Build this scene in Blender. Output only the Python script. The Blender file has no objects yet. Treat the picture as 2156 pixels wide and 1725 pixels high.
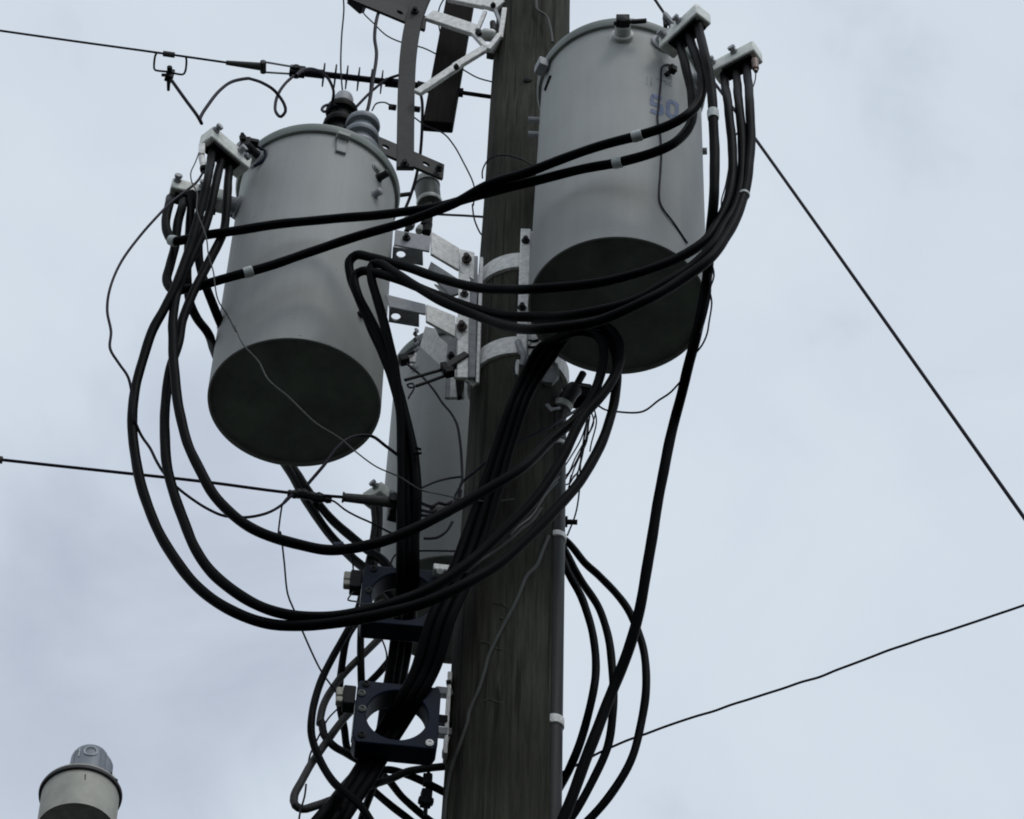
import bpy, math, random
import numpy as np
from mathutils import Vector, Matrix
random.seed(7)
SC = bpy.context.scene
COL = SC.collection

# ------------------------------------------------------------------ camera
IW, IH, FPX = 2156.0, 1725.0, 4500.0          # survey frame of the photograph
PITCH, ROLL = math.radians(47.207), math.radians(2.366)
EYE = Vector((0, 0, 1.6))
FW = Vector((0, math.cos(PITCH), math.sin(PITCH)))
_up = Vector((0, -math.sin(PITCH), math.cos(PITCH)))
_rt = Vector((1, 0, 0))
RT = _rt * math.cos(ROLL) + _up * math.sin(ROLL)
UP = -_rt * math.sin(ROLL) + _up * math.cos(ROLL)
cd = bpy.data.cameras.new('camera')
cam = bpy.data.objects.new('camera', cd)
COL.objects.link(cam)
cd.sensor_fit = 'HORIZONTAL'
cd.sensor_width = 36.0
cd.lens = 36.0 * FPX / IW
cd.clip_start, cd.clip_end = 0.05, 6000
M = Matrix((RT, UP, -FW)).transposed().to_4x4()
M.translation = EYE
cam.matrix_world = M
SC.camera = cam
SC.view_settings.view_transform = 'Standard'
SC.view_settings.look = 'None'
SC.view_settings.exposure = 0.0
SC.view_settings.gamma = 1.0
SC.cycles.filter_width = 1.9

# ------------------------------------------------------------------ sky
SUN_EL, SUN_AZ = math.radians(56), math.radians(148)     # veiled by cloud, high behind the viewer's right shoulder
w = bpy.data.worlds.new('World')
SC.world = w
w.use_nodes = True
nt = w.node_tree
N, LK = nt.nodes, nt.links
for n in list(N): N.remove(n)
out = N.new('ShaderNodeOutputWorld'); bg = N.new('ShaderNodeBackground')
bg.inputs['Strength'].default_value = 0.1
LK.new(bg.outputs[0], out.inputs[0])
sky = N.new('ShaderNodeTexSky'); sky.sky_type = 'NISHITA'; sky.sun_disc = False
sky.sun_elevation = SUN_EL; sky.sun_rotation = SUN_AZ; sky.dust_density = 4.0
tc = N.new('ShaderNodeTexCoord')
nz = N.new('ShaderNodeTexNoise'); nz.inputs['Scale'].default_value = 6.5
nz.inputs['Detail'].default_value = 6; nz.inputs['Roughness'].default_value = 0.52
nz.inputs['Distortion'].default_value = 0.6
mp = N.new('ShaderNodeMapping'); mp.inputs['Scale'].default_value = (1, 1, 1.3)
mp.inputs['Location'].default_value = (3.1, 1.7, 0.4)
LK.new(tc.outputs['Generated'], mp.inputs[0]); LK.new(mp.outputs[0], nz.inputs['Vector'])
_sun = Vector((math.sin(SUN_AZ) * math.cos(SUN_EL), math.cos(SUN_AZ) * math.cos(SUN_EL), math.sin(SUN_EL)))
# a heavier bank of cloud low on the left
_b = (FW + RT * ((260 - IW / 2) / FPX) + UP * ((IH / 2 - 1270) / FPX)).normalized()
dot = N.new('ShaderNodeVectorMath'); dot.operation = 'DOT_PRODUCT'; dot.inputs[1].default_value = _b
LK.new(tc.outputs['Generated'], dot.inputs[0])
bank = N.new('ShaderNodeMapRange'); bank.interpolation_type = 'SMOOTHSTEP'
bank.inputs['From Min'].default_value = math.cos(math.radians(9.0)); bank.inputs['From Max'].default_value = math.cos(math.radians(1.0))
bank.inputs['To Min'].default_value = 0.0; bank.inputs['To Max'].default_value = 0.30
LK.new(dot.outputs['Value'], bank.inputs['Value'])
con = N.new('ShaderNodeMath'); con.operation = 'MULTIPLY_ADD'; con.inputs[1].default_value = 0.95; con.inputs[2].default_value = -0.02
LK.new(nz.outputs[0], con.inputs[0])
add = N.new('ShaderNodeMath'); add.operation = 'ADD'
LK.new(con.outputs[0], add.inputs[0]); LK.new(bank.outputs[0], add.inputs[1])
ramp = N.new('ShaderNodeValToRGB')
cr = ramp.color_ramp
cr.elements[0].position = 0.36; cr.elements[0].color = (6.8, 7.55, 8.4, 1)
cr.elements[1].position = 0.98; cr.elements[1].color = (4.3, 4.75, 5.8, 1)
e = cr.elements.new(0.55); e.color = (6.45, 7.2, 8.1, 1)
e = cr.elements.new(0.70); e.color = (5.55, 6.2, 7.25, 1)
LK.new(add.outputs[0], ramp.inputs[0])
# the cloud deck is brighter round the veiled sun
dot2 = N.new('ShaderNodeVectorMath'); dot2.operation = 'DOT_PRODUCT'
dot2.inputs[1].default_value = _sun
LK.new(tc.outputs['Generated'], dot2.inputs[0])
dull = N.new('ShaderNodeMapRange'); dull.interpolation_type = 'SMOOTHSTEP'
dull.inputs['From Min'].default_value = 0.5; dull.inputs['From Max'].default_value = 1.0
dull.inputs['To Min'].default_value = 1.0; dull.inputs['To Max'].default_value = 1.65
LK.new(dot2.outputs['Value'], dull.inputs['Value'])
sc1 = N.new('ShaderNodeVectorMath'); sc1.operation = 'SCALE'
LK.new(ramp.outputs[0], sc1.inputs[0]); LK.new(dull.outputs[0], sc1.inputs['Scale'])
mix = N.new('ShaderNodeMix'); mix.data_type = 'RGBA'; mix.inputs[0].default_value = 0.96
LK.new(sky.outputs[0], mix.inputs[6]); LK.new(sc1.outputs[0], mix.inputs[7])
LK.new(mix.outputs[2], bg.inputs['Color'])

sd = bpy.data.lights.new('sun', 'SUN'); sd.energy = 0.85; sd.angle = math.radians(14); sd.color = (1, 0.97, 0.92)
so = bpy.data.objects.new('sun', sd); COL.objects.link(so)
_sd = Vector((math.sin(SUN_AZ) * math.cos(SUN_EL), math.cos(SUN_AZ) * math.cos(SUN_EL), math.sin(SUN_EL)))
so.rotation_euler = _sd.to_track_quat('Z', 'Y').to_euler(); so.location = (0, 0, 20)

# ------------------------------------------------------------------ materials
def mat(name, col, rough=0.5, metal=0.0, var=0.12, scale=18.0, bump=0.0, bscale=60.0, spec=0.5, stretch=(1, 1, 1), col2=None, streak=False):
    m = bpy.data.materials.new(name); m.use_nodes = True
    t = m.node_tree; p = t.nodes['Principled BSDF']
    p.inputs['Metallic'].default_value = metal
    p.inputs['Specular IOR Level'].default_value = spec
    c = t.nodes.new('ShaderNodeTexCoord'); mpn = t.nodes.new('ShaderNodeMapping'); mpn.inputs['Scale'].default_value = stretch
    t.links.new(c.outputs['Object'], mpn.inputs[0])
    n = t.nodes.new('ShaderNodeTexNoise'); n.inputs['Scale'].default_value = scale; n.inputs['Detail'].default_value = 6
    n.inputs['Roughness'].default_value = 0.6
    t.links.new(mpn.outputs[0], n.inputs['Vector'])
    r = t.nodes.new('ShaderNodeValToRGB')
    a = col2 or tuple(x * (1 - 2 * var) for x in col); b = tuple(x * (1 + var) for x in col)
    r.color_ramp.elements[0].position = 0.3; r.color_ramp.elements[0].color = (*a, 1)
    r.color_ramp.elements[1].position = 0.62; r.color_ramp.elements[1].color = (*b, 1)
    t.links.new(n.outputs[0], r.inputs[0]); t.links.new(r.outputs[0], p.inputs['Base Color'])
    if streak:                                   # rain streaks and a few rust freckles
        m2 = t.nodes.new('ShaderNodeMapping'); m2.inputs['Scale'].default_value = (1, 1, 0.05)
        t.links.new(c.outputs['Object'], m2.inputs[0])
        n3 = t.nodes.new('ShaderNodeTexNoise'); n3.inputs['Scale'].default_value = 34; n3.inputs['Detail'].default_value = 4
        t.links.new(m2.outputs[0], n3.inputs['Vector'])
        r3 = t.nodes.new('ShaderNodeMapRange'); r3.inputs['From Min'].default_value = 0.35; r3.inputs['From Max'].default_value = 0.7
        r3.inputs['To Min'].default_value = 1.015; r3.inputs['To Max'].default_value = 0.945
        t.links.new(n3.outputs[0], r3.inputs['Value'])
        v3 = t.nodes.new('ShaderNodeVectorMath'); v3.operation = 'SCALE'
        t.links.new(r.outputs[0], v3.inputs[0]); t.links.new(r3.outputs[0], v3.inputs['Scale'])
        n4 = t.nodes.new('ShaderNodeTexNoise'); n4.inputs['Scale'].default_value = 55; n4.inputs['Detail'].default_value = 3
        t.links.new(c.outputs['Object'], n4.inputs['Vector'])
        r4 = t.nodes.new('ShaderNodeMapRange'); r4.inputs['From Min'].default_value = 0.72; r4.inputs['From Max'].default_value = 0.78
        t.links.new(n4.outputs[0], r4.inputs['Value'])
        x4 = t.nodes.new('ShaderNodeMix'); x4.data_type = 'RGBA'; x4.inputs[7].default_value = (0.10, 0.075, 0.05, 1)
        t.links.new(r4.outputs[0], x4.inputs[0]); t.links.new(v3.outputs[0], x4.inputs[6]); t.links.new(x4.outputs[2], p.inputs['Base Color'])
    mr = t.nodes.new('ShaderNodeMapRange'); mr.inputs['To Min'].default_value = max(0.05, rough - 0.1); mr.inputs['To Max'].default_value = min(1, rough + 0.12)
    t.links.new(n.outputs[0], mr.inputs['Value']); t.links.new(mr.outputs[0], p.inputs['Roughness'])
    if bump:
        n2 = t.nodes.new('ShaderNodeTexNoise'); n2.inputs['Scale'].default_value = bscale; n2.inputs['Detail'].default_value = 4
        t.links.new(mpn.outputs[0], n2.inputs['Vector'])
        bp = t.nodes.new('ShaderNodeBump'); bp.inputs['Strength'].default_value = bump; bp.inputs['Distance'].default_value = 0.004
        t.links.new(n2.outputs[0], bp.inputs['Height']); t.links.new(bp.outputs[0], p.inputs['Normal'])
    return m

def wood(name, dark, light, cracks=0.5):
    m = bpy.data.materials.new(name); m.use_nodes = True
    t = m.node_tree; p = t.nodes['Principled BSDF']; p.inputs['Roughness'].default_value = 0.9
    p.inputs['Specular IOR Level'].default_value = 0.15
    c = t.nodes.new('ShaderNodeTexCoord'); a = t.nodes.new('ShaderNodeMapping'); a.inputs['Scale'].default_value = (1, 1, 0.06)
    t.links.new(c.outputs['Object'], a.inputs[0])
    n = t.nodes.new('ShaderNodeTexNoise'); n.inputs['Scale'].default_value = 85; n.inputs['Detail'].default_value = 8; n.inputs['Roughness'].default_value = 0.65
    n.inputs['Distortion'].default_value = 0.4
    t.links.new(a.outputs[0], n.inputs['Vector'])
    b = t.nodes.new('ShaderNodeTexNoise'); b.inputs['Scale'].default_value = 2.2; b.inputs['Detail'].default_value = 5
    t.links.new(c.outputs['Object'], b.inputs['Vector'])
    r = t.nodes.new('ShaderNodeValToRGB'); r.color_ramp.elements[0].position = 0.3; r.color_ramp.elements[0].color = (*dark, 1)
    r.color_ramp.elements[1].position = 0.7; r.color_ramp.elements[1].color = (*light, 1)
    t.links.new(n.outputs[0], r.inputs[0])
    # long drying checks
    a2 = t.nodes.new('ShaderNodeMapping'); a2.inputs['Scale'].default_value = (1, 1, 0.022)
    t.links.new(c.outputs['Object'], a2.inputs[0])
    k = t.nodes.new('ShaderNodeTexNoise'); k.inputs['Scale'].default_value = 45; k.inputs['Detail'].default_value = 5; k.inputs['Distortion'].default_value = 0.8
    t.links.new(a2.outputs[0], k.inputs['Vector'])
    kr = t.nodes.new('ShaderNodeValToRGB'); kr.color_ramp.elements[0].position = 0.36; kr.color_ramp.elements[0].color = (1 - cracks,) * 3 + (1,)
    kr.color_ramp.elements[1].position = 0.42; kr.color_ramp.elements[1].color = (1, 1, 1, 1)
    t.links.new(k.outputs[0], kr.inputs[0])
    mx = t.nodes.new('ShaderNodeMix'); mx.data_type = 'RGBA'; mx.blend_type = 'MULTIPLY'; mx.inputs[0].default_value = 1
    t.links.new(r.outputs[0], mx.inputs[6]); t.links.new(kr.outputs[0], mx.inputs[7])
    br = t.nodes.new('ShaderNodeMapRange'); br.inputs['From Min'].default_value = 0.3; br.inputs['From Max'].default_value = 0.7
    br.inputs['To Min'].default_value = 0.55; br.inputs['To Max'].default_value = 1.35
    t.links.new(b.outputs[0], br.inputs['Value'])
    vs = t.nodes.new('ShaderNodeVectorMath'); vs.operation = 'SCALE'
    t.links.new(mx.outputs[2], vs.inputs[0]); t.links.new(br.outputs[0], vs.inputs['Scale'])
    t.links.new(vs.outputs[0], p.inputs['Base Color'])
    ad = t.nodes.new('ShaderNodeMath'); ad.operation = 'ADD'
    t.links.new(n.outputs[0], ad.inputs[0]); t.links.new(kr.outputs[0], ad.inputs[1])
    bp = t.nodes.new('ShaderNodeBump'); bp.inputs['Strength'].default_value = 0.7; bp.inputs['Distance'].default_value = 0.006
    t.links.new(ad.outputs[0], bp.inputs['Height']); t.links.new(bp.outputs[0], p.inputs['Normal'])
    return m

PAINT = mat('grey_tank_paint', (0.318, 0.326, 0.315), 0.6, var=0.04, scale=5, bump=0.10, bscale=160, spec=0.22, streak=True)
BASE = mat('shaded_base_paint', (0.2, 0.225, 0.2), 0.7, var=0.2, scale=6, bump=0.15, bscale=90, spec=0.2)  # darker, greener tank paint: shade of the underside put into the colour
RIM = mat('grey_lid_paint', (0.19, 0.21, 0.195), 0.55, var=0.12, scale=12, bump=0.1)
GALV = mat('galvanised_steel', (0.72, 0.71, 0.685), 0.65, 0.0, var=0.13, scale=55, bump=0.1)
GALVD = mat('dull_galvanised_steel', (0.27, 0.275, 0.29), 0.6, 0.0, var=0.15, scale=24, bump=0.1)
ALU = mat('cast_aluminium', (0.68, 0.69, 0.64), 0.6, 0.0, var=0.12, scale=40, bump=0.15, bscale=200)
RUST = mat('weathered_dark_steel', (0.036, 0.033, 0.031), 0.75, 0.0, var=0.25, scale=20, bump=0.25)
BLACK = mat('black_cable_jacket', (0.0016, 0.0016, 0.0022), 0.5, var=0.3, scale=9, bump=0.12, spec=0.035)
GREYJ = mat('grey_cable_jacket', (0.022, 0.021, 0.021), 0.6, var=0.25, scale=15, spec=0.2)  # lighter grey than the black jacket
WIRE = mat('dark_wire', (0.009, 0.007, 0.014), 0.55, var=0.2, scale=20, spec=0.12)
COPPER = mat('grey_weathered_wire', (0.042, 0.044, 0.039), 0.7, var=0.2, scale=30)
BOLT = mat('dark_bolt_steel', (0.011, 0.011, 0.012), 0.6, 0.0, var=0.2, scale=60, spec=0.15)
RBOLT = mat('rusty_bolt_steel', (0.036, 0.022, 0.019), 0.7, 0.0, var=0.25, scale=60)
GLAZE = mat('brown_glaze', (0.004, 0.0035, 0.0035), 0.6, var=0.2, scale=10, spec=0.08)
POLY = mat('grey_polymer', (0.16, 0.175, 0.195), 0.5, var=0.08, scale=20)
PORC = mat('white_porcelain', (0.42, 0.43, 0.40), 0.35, var=0.08, scale=20)
OLIVE = mat('olive_grey_housing', (0.055, 0.06, 0.05), 0.5, var=0.15, scale=20)
NAVY = mat('navy_moulded_plastic', (0.0048, 0.009, 0.022), 0.5, spec=0.12, var=0.2, scale=25, bump=0.1)
TAPE = mat('white_tape', (0.42, 0.45, 0.44), 0.6, var=0.12, scale=80)
BLUE = mat('blue_stencil_paint', (0.15, 0.185, 0.29), 0.7, var=0.25, scale=60)
FADED = mat('faded_stencil_paint', (0.235, 0.25, 0.25), 0.7, var=0.2, scale=60)
LAMPG = mat('lamp_housing_paint', (0.29, 0.285, 0.248), 0.6, var=0.1, scale=25, bump=0.05)
PCELL = mat('blue_grey_plastic', (0.125, 0.14, 0.16), 0.45, var=0.08, scale=30)
MARK = mat('pale_moulded_mark', (0.36, 0.38, 0.40), 0.5, var=0.05)
GASKET = mat('dark_gasket', (0.016, 0.015, 0.017), 0.6)
CREAM = mat('cream_terminal_plastic', (0.3, 0.285, 0.235), 0.5, var=0.1)
SCAR = mat('pale_scraped_wood', (0.075, 0.076, 0.064), 0.9, var=0.3, scale=80)
PVC = mat('dark_grey_conduit', (0.018, 0.0185, 0.0185), 0.5, spec=0.25, var=0.15, scale=12)
POLE = wood('weathered_pole_wood', (0.0178, 0.0174, 0.0128), (0.055, 0.054, 0.041), 0.55)
TIMBER = wood('dark_creosoted_timber', (0.004, 0.003, 0.003), (0.015, 0.011, 0.009), 0.5)
DIRT = mat('ground_grass_and_dirt', (0.017, 0.019, 0.014), 0.95, var=0.3, scale=1.5, bump=0.4, bscale=8)
_g = bpy.data.materials.new('clear_lamp_glass'); _g.use_nodes = True
_p = _g.node_tree.nodes['Principled BSDF']; _p.inputs['Transmission Weight'].default_value = 0.7
_p.inputs['Base Color'].default_value = (0.6, 0.62, 0.58, 1); _p.inputs['Roughness'].default_value = 0.35
GLASS = _g

# ------------------------------------------------------------------ survey: from picture frames to places in the world
FR = {'A': (0, 0, 800), 'B': (700, 0, 800), 'C': (1400, 0, 900), 'D': (300, 340, 800), 'E': (1000, 540, 800),
      'F': (1000, 940, 800), 'G': (350, 900, 900), 'H': (1500, 600, 800), 'I': (850, 1500, 800), 'J': (800, 1900, 650),
      'K': (1300, 1700, 900), 'L': (0, 2000, 600), 'M': (0, 0, 3024)}
def px(f, x, y):
    ox, oy, wd = FR[f]; k = wd / 2156.0
    return (ox + x * k) / 1.402597, (oy + y * k) / 1.402597
def ray(f, x, y):
    X, Y = px(f, x, y)
    return FW + RT * ((X - IW / 2) / FPX) + UP * ((IH / 2 - Y) / FPX)
def at(f, x, y, Y):
    d = ray(f, x, y); return EYE + d * (Y / d.y)
def atz(f, x, y, z):
    d = ray(f, x, y); return EYE + d * ((z - EYE.z) / d.z)
Z = Vector((0, 0, 1))

class Tank:
    def __init__(s, x, y, z, h, tx, ty, r):
        s.b = Vector((x, y, z)); s.h = h; s.r = r
        s.ax = Vector((math.tan(tx), math.tan(ty), 1)).normalized()
    def p(s, ang, zz, r):                       # ang 0 = towards the camera, positive to the right
        fx = Vector((1, 0, 0)); fx = (fx - s.ax * fx.dot(s.ax)).normalized(); fy = s.ax.cross(fx)
        return s.b + s.ax * zz + (fx * math.sin(ang) - fy * math.cos(ang)) * r
    def hit(s, f, x, y, off=0.0):
        d = ray(f, x, y).normalized(); o = EYE - s.b
        d2 = d - s.ax * d.dot(s.ax); o2 = o - s.ax * o.dot(s.ax); R = s.r + off
        a, b, c = d2.dot(d2), 2 * d2.dot(o2), o2.dot(o2) - R * R
        D = max(0, b * b - 4 * a * c); t = (-b - math.sqrt(D)) / (2 * a)
        P = EYE + d * t; q = P - s.b; n = (q - s.ax * q.dot(s.ax)).normalized()
        return P, n
TL = Tank(-0.6899, 4.6088, 6.5609, 1.1285, -0.028, 0.0125, 0.275)
TR = Tank(0.3097, 4.2080, 6.6238, 1.1705, 0.019, 0.002, 0.275)
T3 = Tank(-0.165, 5.40, 6.42, 1.15, -0.005, 0.0, 0.275)
PX0, PY0 = 0.0172, 4.66
def prad(z): return 0.158 - (z - 5.03) * 0.0027
PT = Tank(PX0, PY0, 0, 12, 0, 0, 0.153)

# ------------------------------------------------------------------ mesh building
def basis(ax, ref=None):
    ax = ax.normalized(); ref = ref or (Z if abs(ax.z) < 0.9 else Vector((0, 1, 0)))
    u = ref.cross(ax).normalized(); v = ax.cross(u); return u, v, ax
class MB:
    def __init__(s): s.v = []; s.f = []
    def _ring(s, pts): i = len(s.v); s.v += [Vector(p) for p in pts]; return list(range(i, i + len(pts)))
    def lathe(s, o, ax, prof, n=24, a0=0, a1=2 * math.pi):
        u, v, a = basis(ax); prev = None; full = abs(a1 - a0 - 2 * math.pi) < 1e-4; cnt = n if full else n + 1
        first = last = None
        for r, h in prof:
            ring = s._ring([o + a * h + (u * math.cos(a0 + (a1 - a0) * k / n) + v * math.sin(a0 + (a1 - a0) * k / n)) * max(r, 1e-4) for k in range(cnt)])
            if prev:
                for k in range(n): s.f.append((prev[k], prev[(k + 1) % cnt], ring[(k + 1) % cnt], ring[k]))
            else: first = ring
            prev = ring; last = ring
        if full:
            s.f.append(tuple(reversed(first))); s.f.append(tuple(last))
        return s
    def cyl(s, p0, p1, r0, r1=None, n=16):
        p0, p1 = Vector(p0), Vector(p1); L = (p1 - p0).length
        return s.lathe(p0, p1 - p0, [(r0, 0), (r1 if r1 is not None else r0, L)], n)
    def box(s, c, u, v, wv, dims):
        a, b, d = [x / 2 for x in dims]; u, v, wv = u.normalized(), v.normalized(), wv.normalized()
        i = len(s.v)
        for sx in (-1, 1):
            for sy in (-1, 1):
                for sz in (-1, 1): s.v.append(Vector(c) + u * a * sx + v * b * sy + wv * d * sz)
        for q in ((0, 1, 3, 2), (4, 6, 7, 5), (0, 4, 5, 1), (2, 3, 7, 6), (0, 2, 6, 4), (1, 5, 7, 3)): s.f.append(tuple(i + k for k in q))
        return s
    def beam(s, p0, p1, wd, ht, ref=None):       # rectangular bar; ht is measured along ref (up)
        p0, p1 = Vector(p0), Vector(p1); d = (p1 - p0); u, v, a = basis(d, ref)
        return s.box((p0 + p1) / 2, a, u, v, (d.length, wd, ht))
    def tube(s, pts, r, n=10, rr=None):
        m = len(pts); prev = None; u = None
        for k in range(m):
            d = (pts[min(k + 1, m - 1)] - pts[max(k - 1, 0)])
            if d.length < 1e-9: d = Vector((0, 0, 1))
            d.normalize()
            if u is None: u = basis(d)[0]
            u = (u - d * u.dot(d)); u.normalize(); v = d.cross(u); R = rr[k] if rr else r
            ring = s._ring([pts[k] + (u * math.cos(2 * math.pi * j / n) + v * math.sin(2 * math.pi * j / n)) * R for j in range(n)])
            if prev:
                for j in range(n): s.f.append((prev[j], prev[(j + 1) % n], ring[(j + 1) % n], ring[j]))
            else: s.f.append(tuple(reversed(ring)))
            prev = ring
        s.f.append(tuple(prev)); return s
    def grid(s, rows):
        ids = [s._ring(r) for r in rows]
        for a, b in zip(ids, ids[1:]):
            for k in range(len(a) - 1): s.f.append((a[k], a[k + 1], b[k + 1], b[k]))
        return s
    def plate(s, poly, n, th):                   # flat polygon given thickness along n
        n = n.normalized() * th; a = s._ring(poly); b = s._ring([p + n for p in poly]); k = len(poly)
        s.f.append(tuple(reversed(a))); s.f.append(tuple(b))
        for j in range(k): s.f.append((a[j], a[(j + 1) % k], b[(j + 1) % k], b[j]))
        return s
    def hexbolt(s, p, n, r=0.012, L=0.012): return s.lathe(Vector(p) - n * 0.004, n, [(r, 0), (r, L), (r * 0.55, L + 0.001), (r * 0.55, L + r * 0.9)], 6)

def smooth(pts, step=0.012):
    P = [Vector(p) for p in pts]
    if len(P) == 2: return [P[0], (P[0] + P[1]) / 2, P[1]]
    P = [P[0] * 2 - P[1]] + P + [P[-1] * 2 - P[-2]]; o = []
    for i in range(1, len(P) - 2):
        a, b, c, d = P[i - 1:i + 3]
        t1 = max((b - a).length, 1e-6) ** 0.5; t2 = max((c - b).length, 1e-6) ** 0.5; t3 = max((d - c).length, 1e-6) ** 0.5
        m1 = ((b - a) / t1 - (c - a) / (t1 + t2) + (c - b) / t2) * t2
        m2 = ((c - b) / t2 - (d - b) / (t2 + t3) + (d - c) / t3) * t2
        k = max(2, min(24, int((c - b).length / step)))
        for j in range(k):
            t = j / k
            o.append(b * (2 * t**3 - 3 * t**2 + 1) + m1 * (t**3 - 2 * t**2 + t) + c * (-2 * t**3 + 3 * t**2) + m2 * (t**3 - t**2))
    o.append(P[-2]); return o

def link(name, mb, m, parent=None, origin=None, bevel=0.0, sharp=32):
    me = bpy.data.meshes.new(name)
    ploc = parent_loc(parent) if parent else Vector((0, 0, 0))
    og = Vector(origin) if origin is not None else (sum((Vector(v) for v in mb.v), Vector()) / len(mb.v))
    me.from_pydata([tuple(v - og) for v in mb.v], [], mb.f)
    import bmesh
    bm = bmesh.new(); bm.from_mesh(me); bmesh.ops.recalc_face_normals(bm, faces=bm.faces); bm.to_mesh(me); bm.free()
    for p in me.polygons: p.use_smooth = True
    me.set_sharp_from_angle(angle=math.radians(sharp))
    me.materials.append(m); me.update()
    o = bpy.data.objects.new(name, me); COL.objects.link(o)
    o.location = og - ploc
    if parent: o.parent = parent
    if bevel:
        b = o.modifiers.new('bevel', 'BEVEL'); b.width = bevel; b.segments = 2; b.limit_method = 'ANGLE'; b.angle_limit = math.radians(40)
    return o
def parent_loc(p):
    l = Vector((0, 0, 0))
    while p: l += Vector(p.location); p = p.parent
    return l
def thing(name, label, cat, loc, group=None):
    o = bpy.data.objects.new(name, None); COL.objects.link(o); o.location = loc; o.empty_display_size = 0.05
    o['label'] = label; o['category'] = cat
    if group: o['group'] = group
    return o
def solo(name, label, cat, mb, m, group=None, **k):
    o = link(name, mb, m, **k); o['label'] = label; o['category'] = cat
    if group: o['group'] = group
    return o

def route(spec):
    """[(frame, [(x, y[, depth]), ...]), ...] -> world points; depths left out are interpolated"""
    raw = [(f, *q) for f, qs in spec for q in qs]
    XY = [px(q[0], q[1], q[2]) for q in raw]; L = [0]
    for a, b in zip(XY, XY[1:]): L.append(L[-1] + math.hypot(b[0] - a[0], b[1] - a[1]))
    ks = [L[i] for i, q in enumerate(raw) if len(q) > 3]; vs = [q[3] for q in raw if len(q) > 3]
    return [at(q[0], q[1], q[2], float(np.interp(L[i], ks, vs))) for i, q in enumerate(raw)]
def cable(label, spec, r=0.0145, m=None, name='power_cable', cat='cable', group='black power cables', n=12, tapes=(), kink=0.0, port=None):
    pts = route(spec)
    if port:
        (S, E_), t, hh = port; q = S + (E_ - S) * t; pts = [q - Z * (hh / 2 - 0.004), q - Z * (hh / 2 + 0.03)] + pts
    pts = smooth(pts)
    if kink:
        pts = [p + Vector((random.uniform(-1, 1), random.uniform(-1, 1), random.uniform(-1, 1))) * kink for p in pts[::4]] ; pts = smooth(pts, 0.008)
    rr = None
    if r > 0.009:                                # hand-bent cable: a little uneven in its sweep and its jacket
        L = [0.0]
        for a, b in zip(pts, pts[1:]): L.append(L[-1] + (b - a).length)
        ph = [random.uniform(0, 6.28) for _ in range(8)]; T = L[-1]
        def wob(l): return Vector([0.0008 * math.sin(l * 13 + ph[i]) + 0.0004 * math.sin(l * 29 + ph[i + 3]) for i in range(3)]) * min(1, l / 0.15, (T - l) / 0.15)
        rr = [r * (1 + 0.02 * math.sin(l * 19 + ph[6]) + 0.012 * math.sin(l * 57 + ph[7])) for l in L]
        pts = [p + wob(l) for p, l in zip(pts, L)]
    o = solo(name, label, cat, MB().tube(pts, r, n, rr), m or BLACK, group, origin=pts[0])
    for (f, x, y, ln) in tapes:
        X, Y = px(f, x, y)
        def pr(P):
            d = P - EYE; z = d.dot(FW); return IW / 2 + FPX * d.dot(RT) / z, IH / 2 - FPX * d.dot(UP) / z
        k = min(range(1, len(pts) - 1), key=lambda i: (pr(pts[i])[0] - X) ** 2 + (pr(pts[i])[1] - Y) ** 2)
        d = (pts[k + 1] - pts[k - 1]).normalized()
        link('tape_band', MB().lathe(pts[k] - d * ln / 2, d, [(r * 1.02, 0), (r * 1.18, 0.0015), (r * 1.2, ln * 0.6), (r * 1.14, ln - 0.001), (r * 1.02, ln)], 14), TAPE, o)
    return o
def wire(label, spec, r=0.0028, m=None, name='thin_wire', cat='wire', group='thin wires', **k):
    return cable(label, spec, r, m or WIRE, name, cat, group, n=6, **k)

# ------------------------------------------------------------------ ground
gm = MB().grid([[Vector((x, y, 0)) for x in (-2500, -200, -20, 0, 20, 200, 2500)] for y in (-2500, -200, -20, 0, 20, 200, 2500)])
g = link('ground', gm, DIRT, origin=(0, 0, 0)); g['kind'] = 'structure'; g['label'] = 'dark grass and dirt ground'

# ------------------------------------------------------------------ utility pole
po = thing('utility_pole', 'weathered brown wooden utility pole carrying the grey transformers', 'utility pole', (PX0, PY0, 0))
mb = MB(); rows = []
nz_, na = 150, 56
random.seed(3)
ph = [random.uniform(0, 6.28) for _ in range(8)]
for k in range(nz_ + 1):
    z = 12.0 * k / nz_; ring = []
    for j in range(na):
        a = 2 * math.pi * j / na
        r = prad(z) + 0.0022 * math.sin(3 * a + ph[0] + z * 0.7) + 0.0015 * math.sin(7 * a + ph[1] + z * 0.3) + 0.0010 * math.sin(17 * a + ph[2]) + 0.001 * math.sin(5 * z + ph[3] + 2 * a)
        ring.append(Vector((PX0 + r * math.cos(a), PY0 + r * math.sin(a), z)))
    rows.append(mb._ring(ring))
for a, b in zip(rows, rows[1:]):
    for j in range(na): mb.f.append((a[j], a[(j + 1) % na], b[(j + 1) % na], b[j]))
mb.f.append(tuple(rows[-1])); mb.f.append(tuple(reversed(rows[0])))
link('shaft', mb, POLE, po, origin=(PX0, PY0, 0))
# knot hole and the staples up the front
h, n = PT.hit('C', 380, 565)
link('knot', MB().lathe(h - n * 0.006, n, [(0.016, 0), (0.016, 0.008), (0.010, 0.010)], 12), GLAZE, po)
for x0, y0, x1, y1 in ((1640, 745, 1765, 790), (1530, 1060, 1810, 1165), (1560, 1525, 1740, 1550)):
    pts = [PT.hit('I', x0 + (x1 - x0) * t, y0 + (y1 - y0) * t + 12 * math.sin(9 * t + x0), 0.0045)[0] for t in (0, .25, .5, .75, 1)]
    link('scar', MB().tube(pts, 0.0013, 6), SCAR, po)

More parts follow.
